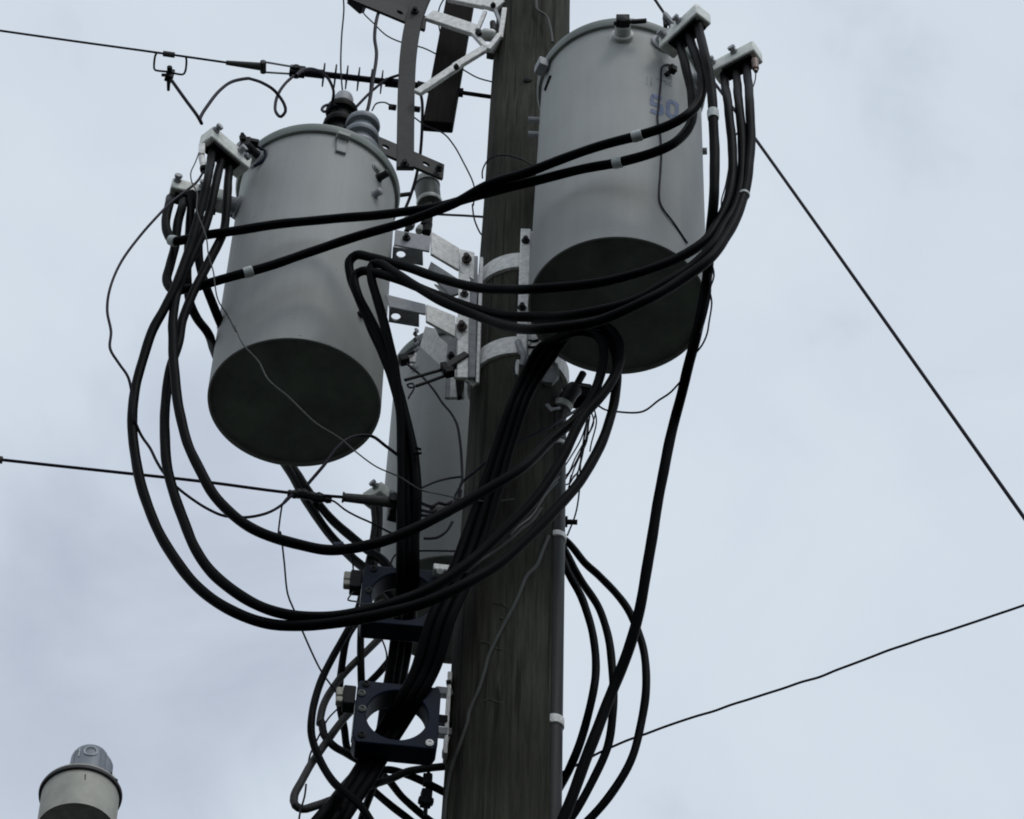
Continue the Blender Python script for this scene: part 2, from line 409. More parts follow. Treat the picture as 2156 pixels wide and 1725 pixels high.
for x, y in ((1700, 880), (1820, 1330), (1900, 1100)):
    h, n = PT.hit('I', x, y, 0.003); link('nail', MB().lathe(h - n * 0.004, n, [(0.004, 0), (0.0045, 0.006), (0.002, 0.008)], 8), RUST, po)
# ------------------------------------------------------------------ transformers
def make_tank(T, label):
    t = thing('transformer', label, 'transformer', T.b, 'grey can transformers hung on the pole')
    r, H, ax = T.r, T.h, T.ax
    link('tank', MB().lathe(T.b, ax, [(r - 0.009, 0.022), (r - 0.008, 0.001), (r - 0.005, 0.0), (r - 0.001, 0.001), (r, 0.006), (r, H * 0.5), (r, H)], 96), PAINT, t)
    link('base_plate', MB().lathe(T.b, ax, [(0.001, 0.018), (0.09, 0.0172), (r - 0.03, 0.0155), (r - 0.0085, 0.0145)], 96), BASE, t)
    link('lid_rim', MB().lathe(T.b, ax, [(r + 0.0005, H - 0.030), (r + 0.011, H - 0.028), (r + 0.017, H - 0.014), (r + 0.017, H + 0.004), (r + 0.010, H + 0.012), (r - 0.02, H + 0.018), (0.12, H + 0.04), (0.001, H + 0.05)], 96), RIM, t)
    return t
def stud(t, p, n, r=0.028, L=0.09, m=PORC):
    b = link('bushing', MB().lathe(p - n * 0.004, n, [(r * 1.35, 0), (r * 1.35, 0.012), (r, 0.016), (r * 0.95, 0.04), (r * 0.6, 0.045), (r * 0.45, 0.05), (r * 0.45, L)], 20), m, t)
    return b
tl = make_tank(TL, 'grey can transformer left of the pole with two ribbed bushings on its lid')
tr = make_tank(TR, 'grey can transformer at upper right with blue number 50 stencilled on it')
t3 = make_tank(T3, 'grey can transformer half hidden behind the pole below the other two')

# lifting lugs and small fittings on the left tank
def lug(t, T, f, x, y, wd=0.045, ht=0.07, out=0.035):
    p, n = T.hit(f, x, y); s = T.ax.cross(n).normalized(); a = T.ax
    mb = MB().box(p + n * 0.004 - a * ht * .25, s, a, n, (wd * 0.8, ht, 0.012)).box(p + n * (out / 2) + a * ht * .35, s, a, n, (wd, 0.02, out))
    return link('lifting_lug', mb, PAINT, t, bevel=0.003)
lug(tl, TL, 'B', 830, 1150, 0.046, 0.075, 0.03)
def fitting(t, T, f, x, y, L=0.03, r=0.012, m=BOLT, name='drain_plug'):
    p, n = T.hit(f, x, y)
    return link(name, MB().lathe(p - n * 0.003, n, [(r * 1.3, 0), (r * 1.3, 0.006), (r, 0.007), (r, L), (r * 0.6, L + 0.003)], 10), m, t)
fitting(tl, TL, 'B', 1105, 1340, 0.012, 0.016, PAINT, 'gauge_plug'); fitting(tl, TL, 'B', 1125, 1420, 0.045, 0.013, BOLT, 'relief_valve')
fitting(tl, TL, 'B', 1095, 1550, 0.03, 0.013, GALVD, 'drain_plug')
fitting(tl, TL, 'E', 170, 1050, 0.02, 0.01); 
p, n = TL.hit('B', 1280, 1560)
link('ground_stud', MB().cyl(at('B', 1255, 1560, p.y), at('B', 1375, 1545, p.y + 0.02), 0.008), BOLT, tl)
# high-voltage bushings on the left lid
def hv(t, f, x, ytop, T, Y, m, capm, r, nrib, cap=True):
    top = at(f, x, ytop, Y); lid = (T.b + T.ax * (T.h + 0.02)).z; h = top.z - lid
    o = Vector((top.x, top.y, lid)); prof = [(r * 0.95, 0)]
    body = h * (0.89 if cap else 0.97)
    for k in range(nrib):
        z0 = body * (0.10 + 0.90 * k / nrib); dz = body * 0.90 / nrib; s = 1.14 - 0.18 * k / nrib
        prof += [(r * 0.74 * s, z0), (r * 0.74 * s, z0 + dz * 0.32), (r * s, z0 + dz * 0.40), (r * 1.06 * s, z0 + dz * 0.55), (r * 1.03 * s, z0 + dz * 0.72), (r * 0.80 * s, z0 + dz * 0.96)]
    prof += [(r * 0.5, body)]
    b = link('bushing', MB().lathe(o, Z, prof, 28), m, t)
    if cap: link('cap', MB().lathe(o, Z, [(r * 0.66, body - 0.004), (r * 0.64, h * 0.97), (r * 0.56, h), (0.004, h * 1.01)], 24), capm, b)
    else: link('terminal', MB().cyl(o + Z * body, o + Z * (h + 0.03), 0.012).box(o + Z * (h + 0.015), Vector((1, 0, 0)), Vector((0, 1, 0)), Z, (0.055, 0.02, 0.016)), BOLT, b)
    return o + Z * h
hv1 = hv(tl, 'B', 852, 775, TL, 4.62, GLAZE, GALVD, 0.058, 5)
hv2 = hv(tl, 'B', 1008, 950, TL, 4.56, POLY, POLY, 0.06, 4, False)

# right tank: front ceramic bushing, clamp lugs, stencil
p, n = TR.hit('C', 1050, 265)
b = link('bushing', MB().lathe(p - n * 0.004, n, [(0.036, 0), (0.036, 0.018), (0.028, 0.022), (0.026, 0.05), (0.022, 0.052)], 24), PORC, tr)
link('terminal', MB().lathe(p + n * 0.045, n, [(0.013, 0), (0.013, 0.006), (0.021, 0.008), (0.021, 0.03), (0.009, 0.034)], 12).box(p + n * 0.06 + Z * 0.006, n.cross(Z), Z, n, (0.045, 0.04, 0.03)).cyl(p + n * 0.055 - Vector((0.03, 0, 0.005)), p + n * 0.055 + Vector((0.03, 0, 0.012)), 0.008, n=8).box(p + n * 0.055 + Z * 0.016 + Vector((0.055, 0, 0)), n.cross(Z) - Z * 0.15, Z, n, (0.05, 0.014, 0.014)).cyl(p + n * 0.05 + Z * 0.01, p + n * 0.05 + Z * 0.04, 0.009, n=8), BOLT, b, bevel=0.003)
p, n = TR.hit('C', 500, 480, 0.012)
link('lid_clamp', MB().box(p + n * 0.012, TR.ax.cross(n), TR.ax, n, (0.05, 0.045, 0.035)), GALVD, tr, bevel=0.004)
p, n = TR.hit('C', 525, 590)
link('slot_lug', MB().box(p, (TR.ax.cross(n) * 0.75 + TR.ax * 0.65), n.cross(TR.ax.cross(n) * 0.75 + TR.ax * 0.65), n, (0.055, 0.011, 0.014)), BOLT, tr, bevel=0.003)
p, n = TR.hit('C', 1380, 520)
link('ground_clamp', MB().box(p + n * 0.02, TR.ax.cross(n), TR.ax, n, (0.024, 0.03, 0.022)).cyl(p + n * 0.012 - Z * 0.028 - Vector((0.02, 0, 0)), p + n * 0.014, 0.008), BOLT, tr, bevel=0.003)
p, n = TR.hit('H', 1508, 350)
link('hook', MB().tube(smooth([p + n * 0.012 + Z * 0.022, p + n * 0.014 - Z * 0.006, p + n * 0.016 - Z * 0.018 + Vector((0.016, 0, 0))]), 0.005, 8), BOLT, tr)
for yy in (850, 952):
    q = at('C', 420, yy, 4.25); link('side_stud', MB().cyl(q - Vector((0.018, 0, 0)), q + Vector((0.03, 0, 0)), 0.011, n=8), GALVD, tr)
q, n = TR.hit('C', 1640, 1070); link('side_stud', MB().cyl(q - n * 0.02, q + n * 0.004, 0.012, n=8), GALVD, tr)
def strokes(T, f, lines, wpx, off):
    """paint strokes laid on a tank's skin"""
    mb = MB()
    for ln in lines:
        P = []
        for a, b in zip(ln, ln[1:]):
            for k in range(6): P.append((a[0] + (b[0] - a[0]) * k / 6, a[1] + (b[1] - a[1]) * k / 6))
        P.append(ln[-1]); up, lo = [], []
        for i, (x, y) in enumerate(P):
            a, b = P[max(i - 1, 0)], P[min(i + 1, len(P) - 1)]; dx, dy = b[0] - a[0], b[1] - a[1]; L = math.hypot(dx, dy) or 1
            nx, ny = -dy / L * wpx / 2, dx / L * wpx / 2
            up.append(T.hit(f, x + nx, y + ny, off)[0]); lo.append(T.hit(f, x - nx, y - ny, off)[0])
        mb.grid([lo, up])
    return mb
link('stencil_number', strokes(TR, 'C', [
    [(1330, 700), (1262, 676), (1256, 730), (1325, 752), (1330, 800), (1300, 802), (1248, 780)],
    [(1375, 715), (1370, 805), (1398, 826), (1432, 822), (1438, 745), (1415, 725), (1375, 715)]], 27, 0.0012), BLUE, tr)
link('faded_stencil', strokes(TR, 'C', [
    [(1225, 540), (1222, 600)], [(1255, 548), (1252, 608)], [(1290, 556), (1340, 572)], [(1345, 570), (1400, 612)], [(1350, 600), (1395, 580)]], 9, 0.0011), FADED, tr)
fitting(t3, T3, 'F', 600, 400, 0.02, 0.012, PORC, 'gauge_plug')

# ------------------------------------------------------------------ connector bars on the secondary bushings
def bar(label, T, t, f, s_px, s_dy, e_px, wd, ht, bolts, stud_px=None):
    if stud_px:
        p, n = T.hit(f, *stud_px)
        S = at(f, *s_px, p.y - s_dy)
    else:
        S = at(f, *s_px, s_dy)
    E_ = atz(f, *e_px, S.z)
    d = (E_ - S).normalized()
    if stud_px: stud(t, p, n, 0.03, max(0.04, min((S - p).dot(n) + 0.03, 0.16)), GALVD)
    else:
        c = T.b + T.ax * ((S - T.b).dot(T.ax)); nn = (S - c).normalized(); q = c + nn * T.r
        stud(t, q, nn, 0.03, max(0.05, (S - q).length + 0.02), GALVD)
    th = thing('connector_bar', label, 'connector', S, 'aluminium cable connector bars')
    link('bar', MB().beam(S - d * 0.02, E_, wd, ht, Z), ALU, th, bevel=0.006)
    side = Z.cross(d).normalized()
    if side.y > 0: side = -side
    for k in bolts:
        c = S + (E_ - S) * k + side * wd / 2 + Z * ht * 0.22
        link('set_screw', MB().lathe(c - side * 0.004, side + Z * 0.25, [(0.014, 0), (0.014, 0.009), (0.010, 0.010), (0.010, 0.016), (0.0135, 0.017), (0.0135, 0.027)], 8), GALVD, th)
    link('cable_ports', MB().beam(S + d * 0.02 - Z * (ht / 2 + 0.005), E_ - d * 0.02 - Z * (ht / 2 + 0.005), wd * 0.8, 0.014, Z), GLAZE, th)
    pass  # print('bar', label, (E_ - S).length, tuple(round(c, 3) for c in S), tuple(round(c, 3) for c in E_))
    return S, E_
LB1 = bar('pale connector bar tilted up beside the lid of the left transformer', TL, tl, 'D', (1105, 400), 0.04, (830, 165), 0.068, 0.064, (0.22, 0.92), (1240, 350))
LB2 = bar('short pale connector bar at far left of the left transformer', TL, tl, 'D', (960, 690), 4.5, (545, 590), 0.066, 0.056, (0.42, 0.9))
RB1 = bar('pale connector bar topmost on the right transformer beside its lid', TR, tr, 'C', (1385, 320), 0.05, (1625, 95), 0.068, 0.06, (0.05, 0.5), (1325, 320))
RB2 = bar('pale connector bar jutting right from the right transformer', TR, tr, 'C', (1740, 505), 4.02, (2010, 365), 0.066, 0.058, (-0.06, 0.5))
T3B = bar('pale connector bar low on the left of the hidden transformer', T3, t3, 'F', (345, 1390), 5.2, (225, 1465), 0.055, 0.05, (0.05, ))
# bushing terminal and blue-black strap at the left tank's shoulder
p, n = TL.hit('D', 1240, 330)
c = at('D', 1150, 240, p.y - 0.06)
th = thing('terminal_clamp', 'dark bolted terminal clamp at the upper left shoulder of the left transformer', 'clamp', c)
link('body', MB().box(c, Vector((1, 0, 0)), Vector((0, 1, 0)), Z, (0.03, 0.04, 0.05)).cyl(at('D', 1240, 330, p.y - 0.02), c, 0.018).box(at('D', 1215, 225, p.y - 0.05), Vector((1, 0.2, 0)), Vector((-.2, 1, 0)), Z, (0.03, 0.03, 0.02)), BOLT, th, bevel=0.003)
link('bolt', MB().hexbolt(at('D', 1125, 195, p.y - 0.08), Vector((-0.2, -0.3, 1)).normalized(), 0.012, 0.02), BOLT, th)
link('bolt', MB().hexbolt(at('D', 1165, 335, p.y - 0.1), Vector((-0.5, -0.8, -0.2)).normalized(), 0.012, 0.015), GALVD, th)
link('strap', MB().tube(smooth([at('D', 1245, 255, p.y - 0.03), at('D', 1310, 300, p.y - 0.035), at('D', 1290, 360, p.y - 0.03), at('D', 1210, 410, p.y - 0.02)]), 0.006, 6), NAVY, th)
q = at('D', 1085, 800, 4.56)
th2 = thing('side_terminal', 'small blue collared terminal on the left edge of the left transformer', 'terminal', q)
link('collar', MB().cyl(q + Vector((0.03, 0.02, 0)), q + Vector((-0.02, -0.02, 0)), 0.022, n=14), mat('blue_collar', (0.03, 0.06, 0.13), 0.5), th2)
link('stud', MB().cyl(q + Vector((-0.02, -0.02, 0)), q + Vector((-0.09, -0.05, 0.01)), 0.011, n=10).box(q + Vector((-0.085, -0.05, -0.02)), Vector((1, 0, 0)), Vector((0, 1, 0)), Z, (0.03, 0.03, 0.06)), BOLT, th2, bevel=0.002)
# inline splice at the left bar
a, b = at('D', 795, 330, LB1[1].y), at('D', 815, 430, LB1[1].y)
sp = solo('splice_sleeve', 'small pale splice sleeve hanging under the left transformer connector bar', 'splice', MB().lathe(b, a - b, [(0.007, 0), (0.011, 0.004), (0.011, (a - b).length - 0.004), (0.007, (a - b).length)], 12), GALV)
a2 = at('D', 800, 240, LB1[1].y)
link('clevis', MB().beam(a + (a2 - a) * 0.1, a2, 0.02, 0.02), GALV, sp, bevel=0.002)
link('tape_band', MB().lathe(b, a - b, [(0.012, -0.012), (0.014, -0.01), (0.014, 0.006), (0.011, 0.008)], 12), BLACK, sp)
c = at('C', 1990, 465, RB2[1].y)
o = solo('lug_terminal', 'small copper coloured lug under the end of the right connector bar', 'lug', MB().cyl(c + Z * 0.03, c - Z * 0.02, 0.013, 0.011).cyl(c - Z * 0.02, c - Z * 0.035, 0.007), mat('copper_lug', (0.16, 0.11, 0.09), 0.5, 0.3))

# ------------------------------------------------------------------ cluster mount round the pole
cm = thing('cluster_mount', 'galvanised cluster mount of bands and arms clamped round the pole', 'bracket', (PX0, PY0, 6.9))
def band(y, hgt):
    z = at('E', 1440, y, PY0 - prad(7) ).z; r = prad(z)
    link('pole_band', MB().lathe(Vector((PX0, PY0, z - hgt / 2)), Z, [(r + 0.003, 0), (r + 0.012, 0.001), (r + 0.012, hgt - 0.001), (r + 0.003, hgt)], 48), GALV, cm); return z
zb1 = band(632, 0.076); zb2 = band(1310, 0.08)
def strip(f, x0, y0, x1, y1, Y, wd, m=GALV, th=0.012, bolts=(), bm=BOLT, name='mount_channel'):
    a, b = at(f, x0, y0, Y), at(f, x1, y1, Y); b = Vector((a.x + (b.x - a.x), a.y, b.z))
    o = link(name, MB().beam(a, b, wd, th, Vector((0, 1, 0))), m, cm, bevel=0.003)
    for (bx, by) in bolts:
        q = at(f, bx, by, Y - th / 2); link('bolt', MB().hexbolt(q, Vector((0, -1, 0)), 0.014, 0.012), bm, o)
    return o
# channel between the pole and the right tank
strip('E', 1490, 375, 1455, 1360, 4.44, 0.034, bolts=((1488, 468), (1460, 1000)), bm=BOLT)
link('mount_flange', MB().beam(at('E', 1530, 430, 4.47), at('E', 1500, 1330, 4.47), 0.02, 0.05, Vector((0, 1, 0))), GALV, cm, bevel=0.003)
# left channel: two flanges and web
strip('E', 1000, 560, 985, 1560, 4.50, 0.036, bolts=((1000, 893),), bm=RUST)
strip('E', 1078, 590, 1060, 1560, 4.545, 0.026, GALVD)
strip('E', 1138, 600, 1105, 1600, 4.53, 0.012)
# arms from the channel to the left tank, upper and lower
def arm(quad, Yr, Yl, th=0.01, m=GALV):
    (x0, ya, yb), (x1, yc, yd) = quad            # left edge, right edge: x, top, bottom
    zr_t = at('E', x1, yc, Yr); zr_b = at('E', x1, yd, Yr)
    lt = atz('E', x0, ya, zr_t.z) if Yl is None else at('E', x0, ya, Yl)
    lb = at('E', x0, yb, lt.y)
    n = (zr_t - lt).cross(zr_b - zr_t)
    if n.y > 0: n = -n
    return MB().plate([lt, zr_t, zr_b, lb], -n, th), lt
a1, P1 = arm(((742, 388, 565), (962, 520, 695)), 4.49, None); link('arm', a1, GALV, cm, bevel=0.002)
a2, P2 = arm(((702, 965, 1100), (932, 1060, 1225)), 4.49, None); link('arm', a2, GALV, cm, bevel=0.002)
for (x0, y0, x1, y1, bx, by, bmat) in ((962, 525, 1082, 770, 1020, 612, RBOLT), (935, 1062, 1040, 1300, 982, 1150, RBOLT)):
    a = at('E', x0, y0, 4.49); b = at('E', x1, y0 + 28, 4.50); c = at('E', x1 - 6, y1, 4.50); d = at('E', x0, y1 - 70, 4.49)
    o = link('arm_tab', MB().plate([a, b, c, d], Vector((0, 1, 0)), 0.01), GALV, cm, bevel=0.002)
    link('bolt', MB().hexbolt(at('E', bx, by, 4.485), Vector((-0.1, -1, -0.1)).normalized(), 0.017, 0.014), bmat, o)
# far arms and the arm carrying the hidden tank
def quadplate(name, f, pts, Y, m, th=0.01, nrm=None, parent=cm):
    P = [at(f, x, y, (Y if not isinstance(Y, (list, tuple)) else Y[i])) for i, (x, y) in enumerate(pts)]
    return link(name, MB().plate(P, nrm or Vector((0, 1, 0)), th), m, parent, bevel=0.002)
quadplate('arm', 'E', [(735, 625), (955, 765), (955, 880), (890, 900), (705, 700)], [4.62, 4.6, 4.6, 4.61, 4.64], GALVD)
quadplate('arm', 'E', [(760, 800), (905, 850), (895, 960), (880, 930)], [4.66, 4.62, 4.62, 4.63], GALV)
quadplate('arm', 'E', [(690, 1140), (770, 1160), (800, 1225), (865, 1280), (850, 1475), (650, 1290)], [4.9, 4.85, 4.8, 4.75, 4.75, 4.92], GALV)
strip('E', 905, 1240, 880, 1720, 4.70, 0.028, GALVD, bolts=((895, 1390),), name='arm_bracket')
strip('E', 950, 1480, 940, 1720, 4.62, 0.045, GALV, name='arm_bracket')
quadplate('gusset', 'E', [(915, 1470), (990, 1390), (1020, 1480), (1100, 1600), (1070, 1620), (990, 1560), (915, 1545)], 4.56, GALV)
quadplate('gusset', 'E', [(930, 1560), (1000, 1570), (980, 1690), (945, 1700)], 4.55, BOLT, 0.02)
# hanger brackets welded to the left tank
def hanger(f, face, flange, Y, bolt=None, holes=()):
    o = quadplate('hanger_bracket', f, face, Y, GALVD, 0.008, None, tl)
    zf = at(f, *flange[0], Y).z
    P = [atz(f, x, y, zf) for x, y in flange]
    hole_f = link('hanger_flange', plate_hole([P[0], P[1], P[2], P[3]], atz(f, *holes[0], zf), 0.016), GALVD, tl)
    if bolt: link('bolt', MB().hexbolt(at(f, *bolt, Y - 0.004), Vector((0, -1, 0)), 0.014, 0.01), BOLT, tl)
def plate_hole(P, c, r, th=0.008, n=24):
    """four-cornered horizontal plate with a round hole through it"""
    mb = MB(); outer = []; inner = []
    per = [(P[k], P[(k + 1) % 4]) for k in range(4)]
    def edge(dirv):
        best = None
        for a, b in per:
            e = b - a; den = dirv.x * e.y - dirv.y * e.x
            if abs(den) < 1e-12: continue
            t = ((a.x - c.x) * e.y - (a.y - c.y) * e.x) / den; s_ = ((a.x - c.x) * dirv.y - (a.y - c.y) * dirv.x) / den
            if t > 0 and -1e-6 <= s_ <= 1 + 1e-6 and (best is None or t < best): best = t
        return c + dirv * (best or r * 2)
    angs = [2 * math.pi * k / n for k in range(n)] + [math.atan2(p.y - c.y, p.x - c.x) % (2 * math.pi) for p in P]
    angs.sort()
    for a in angs:
        d = Vector((math.cos(a), math.sin(a), 0)); outer.append(edge(d)); inner.append(c + d * r)
    k = len(angs); up = Z * th
    A = mb._ring(outer); B = mb._ring(inner); C_ = mb._ring([p + up for p in outer]); D_ = mb._ring([p + up for p in inner])
    for j in range(k):
        i = (j + 1) % k
        mb.f += [(A[j], A[i], B[i], B[j]), (C_[j], D_[j], D_[i], C_[i]), (A[j], C_[j], C_[i], A[i]), (B[j], B[i], D_[i], D_[j])]
    return mb
hanger('E', [(450, 372), (732, 425), (722, 545), (440, 492)], [(432, 512), (668, 545), (672, 662), (425, 615)], 4.55, (540, 440), ((495, 575),))
hanger('E', [(375, 885), (692, 965), (692, 1045), (400, 985)], [(402, 990), (640, 1045), (640, 1150), (398, 1110)], 4.55, None, ((455, 1070),))

# ------------------------------------------------------------------ power cables
cable('black cable from the top right bar crossing both transformers, flatter on the left', port=(RB1, 0.3, 0.058), spec=[
    ('C', [(1500, 480, 3.82), (1535, 640), (1545, 780, 3.80), (1530, 880), (1480, 960), (1390, 1030, 3.78), (1250, 1088), (1040, 1143, 3.84), (800, 1190), (400, 1290, 3.95), (0, 1390, 4.05)]),
    ('E', [(800, 190, 4.14), (450, 243, 4.2)]),
    ('D', [(1900, 820, 4.26), (1500, 860), (1000, 930, 4.27), (800, 960), (660, 990, 4.3), (570, 1000), (520, 930, 4.33), (513, 850), (535, 730, 4.36), (547, 660, LB2[1].y)])],
    r=0.0152, tapes=(('C', 1010, 1150, 0.03), ('D', 570, 1000, 0.03)))
cable('black cable crossing both transformers, higher on the right tank and steeper across the left', port=(RB1, 0.57, 0.058), spec=[
    ('C', [(1580, 430, 3.78), (1615, 560, 3.76), (1610, 660), (1570, 750), (1490, 825, 3.73), (1380, 885), (1150, 965, 3.78), (800, 1062), (400, 1210, 3.91), (100, 1310, 3.99)]),
    ('E', [(900, 175, 4.08), (500, 320, 4.15)]),
    ('D', [(1887, 1014, 4.22), (1700, 1080, 4.23), (1200, 1240, 4.24), (900, 1325, 4.26), (700, 1385, 4.3), (570, 1390), (520, 1310, 4.34), (545, 1200), (580, 1050, 4.36), (610, 850), (640, 740, 4.38), (650, 675, LB2[0].y * .3 + LB2[1].y * .7)])],
    r=0.0152, tapes=(('C', 1150, 965, 0.032), ('D', 1180, 1245, 0.03)))
cable('long black cable falling down the right of the right transformer to the bottom edge', port=(RB1, 0.84, 0.058), spec=[
    ('C', [(1642, 420, 3.73), (1670, 560), (1690, 780, 3.72), (1700, 1000), (1695, 1400, 3.75), (1680, 1600, 3.8)]),
    ('H', [(1600, 450, 3.9), (1570, 700, 3.98), (1520, 950, 4.03), (1440, 1280, 4.12), (1390, 1500), (1330, 1720, 4.25)]),
    ('M', [(1395, 1000), (1362, 1200, 4.35), (1332, 1340), (1292, 1450, 4.45), (1240, 1580), (1190, 1715, 4.48), (1130, 1860, 4.5)])],
    r=0.0152, tapes=(('C', 1690, 815, 0.04),))
cable('black cable from the right bar, uppermost of the three swept under the right tank', port=(RB2, 0.1, 0.056), spec=[
    ('C', [(1795, 740, 3.83), (1825, 1000, 3.8), (1825, 1250), (1790, 1440, 3.78), (1720, 1580)]),
    ('H', [(1560, 310, 3.77), (1350, 440), (1000, 570, 3.8), (600, 650), (200, 685, 3.88), (0, 690)]),
    ('E', [(1100, 832, 4.0), (800, 760), (500, 660, 4.13), (250, 590), (140, 575, 4.2), (88, 620), (95, 740, 4.22), (150, 900), (250, 1130, 4.25), (360, 1370), (440, 1600, 4.28)]),
    ('F', [(510, 850, 4.3), (545, 1150), (555, 1450, 4.33), (555, 1700, 4.36)]),
    ('I', [(955, 450, 4.4), (945, 700, 4.5), (920, 900, 4.62), (890, 1150, 4.7), (850, 1400, 4.7)]),
    ('J', [(1160, 650, 4.7), (1100, 900, 4.7), (1000, 1150, 4.66), (800, 1400, 4.6), (560, 1700, 4.5), (330, 1990)])])
cable('black cable from the right bar, middle of the three swept under the right tank', port=(RB2, 0.4, 0.056), spec=[
    ('C', [(1878, 780, 3.82), (1900, 1100), (1890, 1300, 3.79), (1840, 1480), (1770, 1600)]),
    ('H', [(1640, 330, 3.75), (1480, 490), (1250, 640, 3.77), (1000, 780), (600, 880, 3.82), (200, 905, 3.92), (0, 900)]),
    ('E', [(1100, 1010, 4.02), (800, 900), (500, 780, 4.12), (300, 720), (190, 703, 4.18), (130, 740), (150, 880, 4.2), (230, 1040, 4.22), (330, 1250), (430, 1500, 4.25)]),
    ('F', [(550, 850, 4.28), (605, 1150), (622, 1450, 4.32), (612, 1700)]),
    ('I', [(1015, 190, 4.36), (1010, 450, 4.4), (1000, 700, 4.5), (985, 900, 4.62), (950, 1150, 4.72), (900, 1400, 4.72)]),
    ('J', [(1220, 650, 4.72), (1150, 900), (1060, 1150, 4.68), (870, 1400, 4.6), (640, 1700, 4.5), (420, 1990)])])
cable('black cable from the right bar, lowest of the three swept under the right tank', port=(RB2, 0.68, 0.056), spec=[
    ('C', [(1950, 740, 3.81), (1960, 950, 3.8), (1945, 1150), (1920, 1350, 3.78), (1860, 1530), (1780, 1680)]),
    ('H', [(1600, 450, 3.72), (1400, 600), (1100, 775, 3.73), (700, 945), (300, 1000, 3.8), (0, 985, 3.9)]),
    ('E', [(1100, 1060, 4.0), (800, 930), (600, 815, 4.09), (420, 700), (330, 645), (270, 650, 4.16), (262, 740), (300, 900, 4.18), (350, 1080), (400, 1280, 4.21), (450, 1500, 4.23)]),
    ('F', [(495, 750, 4.26), (500, 1000), (502, 1300, 4.31), (500, 1700, 4.35)]),
    ('I', [(900, 450, 4.39), (895, 700, 4.48), (870, 900, 4.6), (840, 1150, 4.68), (800, 1400, 4.68)]),
    ('J', [(1110, 650), (1060, 900, 4.68), (940, 1150, 4.64), (730, 1400, 4.56), (480, 1700, 4.46), (240, 1990)])],
    tapes=(('C', 1905, 1385, 0.012),))
leg = lambda o, y0: ('M', [q for q in [(1150 + 14 * o, 742 + 8 * o, 4.345), (1115 + 15 * o, 800, 4.41), (1086 + 15 * o, 865), (1062 + 16 * o, 934, 4.435), (1032 + 18 * o, 1035), (1004 + 20 * o, 1120, 4.44), (962 + 20 * o, 1228), (927 + 21 * o, 1310, 4.44), (894 + 21 * o, 1413), (862 + 20 * o, 1472, 4.50), (818 + 19 * o, 1545, 4.57), (762 + 20 * o, 1640, 4.54), (700 + 21 * o, 1730), (620 + 22 * o, 1850, 4.48)]])
cable('black cable of the outermost big left loop arching over beside the pole', port=(LB1, 0.76, 0.064), spec=[
    ('D', [(845, 510, 4.2), (810, 680, 4.2), (750, 880), (700, 1060, 4.2), (650, 1200), (590, 1370), (500, 1540), (400, 1725)]),
    ('M', [(292, 790, 4.2), (279, 870), (284, 960, 4.18), (310, 1060), (350, 1150, 4.14), (410, 1230), (480, 1282), (560, 1312, 4.1), (640, 1318), (740, 1306, 4.06), (860, 1280), (960, 1240, 4.05), (1060, 1180), (1150, 1095, 4.1), (1230, 1000), (1268, 930, 4.18), (1284, 884), (1295, 830, 4.22), (1299, 790), (1296, 745, 4.235), (1278, 710), (1245, 692, 4.24), (1200, 702, 4.28)]), leg(1, 0)])
cable('black cable of the middle big left loop arching over beside the pole', port=(LB1, 0.26, 0.064), spec=[
    ('D', [(1003, 620, 4.3), (975, 900, 4.3), (930, 1020), (850, 1180, 4.28), (780, 1320), (700, 1480), (640, 1640, 4.25)]),
    ('G', [(430, 250), (370, 450), (335, 650, 4.22), (325, 850), (340, 1100, 4.18), (380, 1300), (450, 1500), (540, 1720, 4.12)]),
    ('M', [(455, 1215), (530, 1268), (600, 1293, 4.08), (680, 1300), (780, 1285, 4.08), (880, 1250), (960, 1205, 4.1), (1050, 1130), (1130, 1045, 4.13), (1185, 962), (1229, 876, 4.15), (1264, 836), (1290, 797, 4.17), (1306, 755), (1301, 715, 4.19), (1277, 690), (1240, 684, 4.205), (1190, 700, 4.26)]), leg(0, 0)])
cable('black cable of the innermost big left loop passing across the hanging bundle', port=(LB1, 0.5, 0.064), spec=[
    ('D', [(900, 590, 4.24), (850, 800, 4.24), (790, 980), (720, 1130, 4.23), (640, 1300), (590, 1450), (565, 1680, 4.2)]),
    ('G', [(385, 200), (392, 400), (420, 700, 4.16), (480, 950), (580, 1180, 4.12), (700, 1380), (860, 1530, 4.1), (1050, 1630)]),
    ('M', [(630, 1147), (700, 1158, 4.08), (790, 1145), (880, 1110, 4.08), (1000, 1045), (1100, 985, 4.12), (1163, 924, 4.17), (1213, 880, 4.19), (1247, 834), (1264, 790, 4.19), (1272, 750), (1267, 717, 4.19), (1247, 702), (1216, 698, 4.205), (1170, 716, 4.29)]), leg(-1, 0)],
    tapes=())
cable('black cable dropping from the left bar behind the left transformer, upper of two', [
    ('D', [(790, 620, 4.4), (775, 850), (770, 1050, 4.4), (785, 1200), (840, 1390, 4.42), (900, 1540), (940, 1640, 4.5)]),
    ('M', [(470, 700, 4.7), (520, 800, 5.0), (575, 910, 5.05), (620, 990, 4.97), (665, 1055, 4.9), (715, 1110), (770, 1155, 4.8), (810, 1185, 4.76), (840, 1230, 4.75)])])
cable('black cable dropping from the left bar behind the left transformer, lower of two', [
    ('D', [(720, 620, 4.42), (700, 900), (690, 1100), (680, 1300, 4.42), (700, 1480), (760, 1620), (840, 1725, 4.5)]),
    ('M', [(455, 750, 4.7), (500, 840, 5.0), (560, 930, 5.05), (605, 985, 4.97), (648, 1060, 4.9), (698, 1130), (745, 1178, 4.8), (790, 1215, 4.75), (830, 1260, 4.75)])])
GL = 'looped cables around the lower pole'
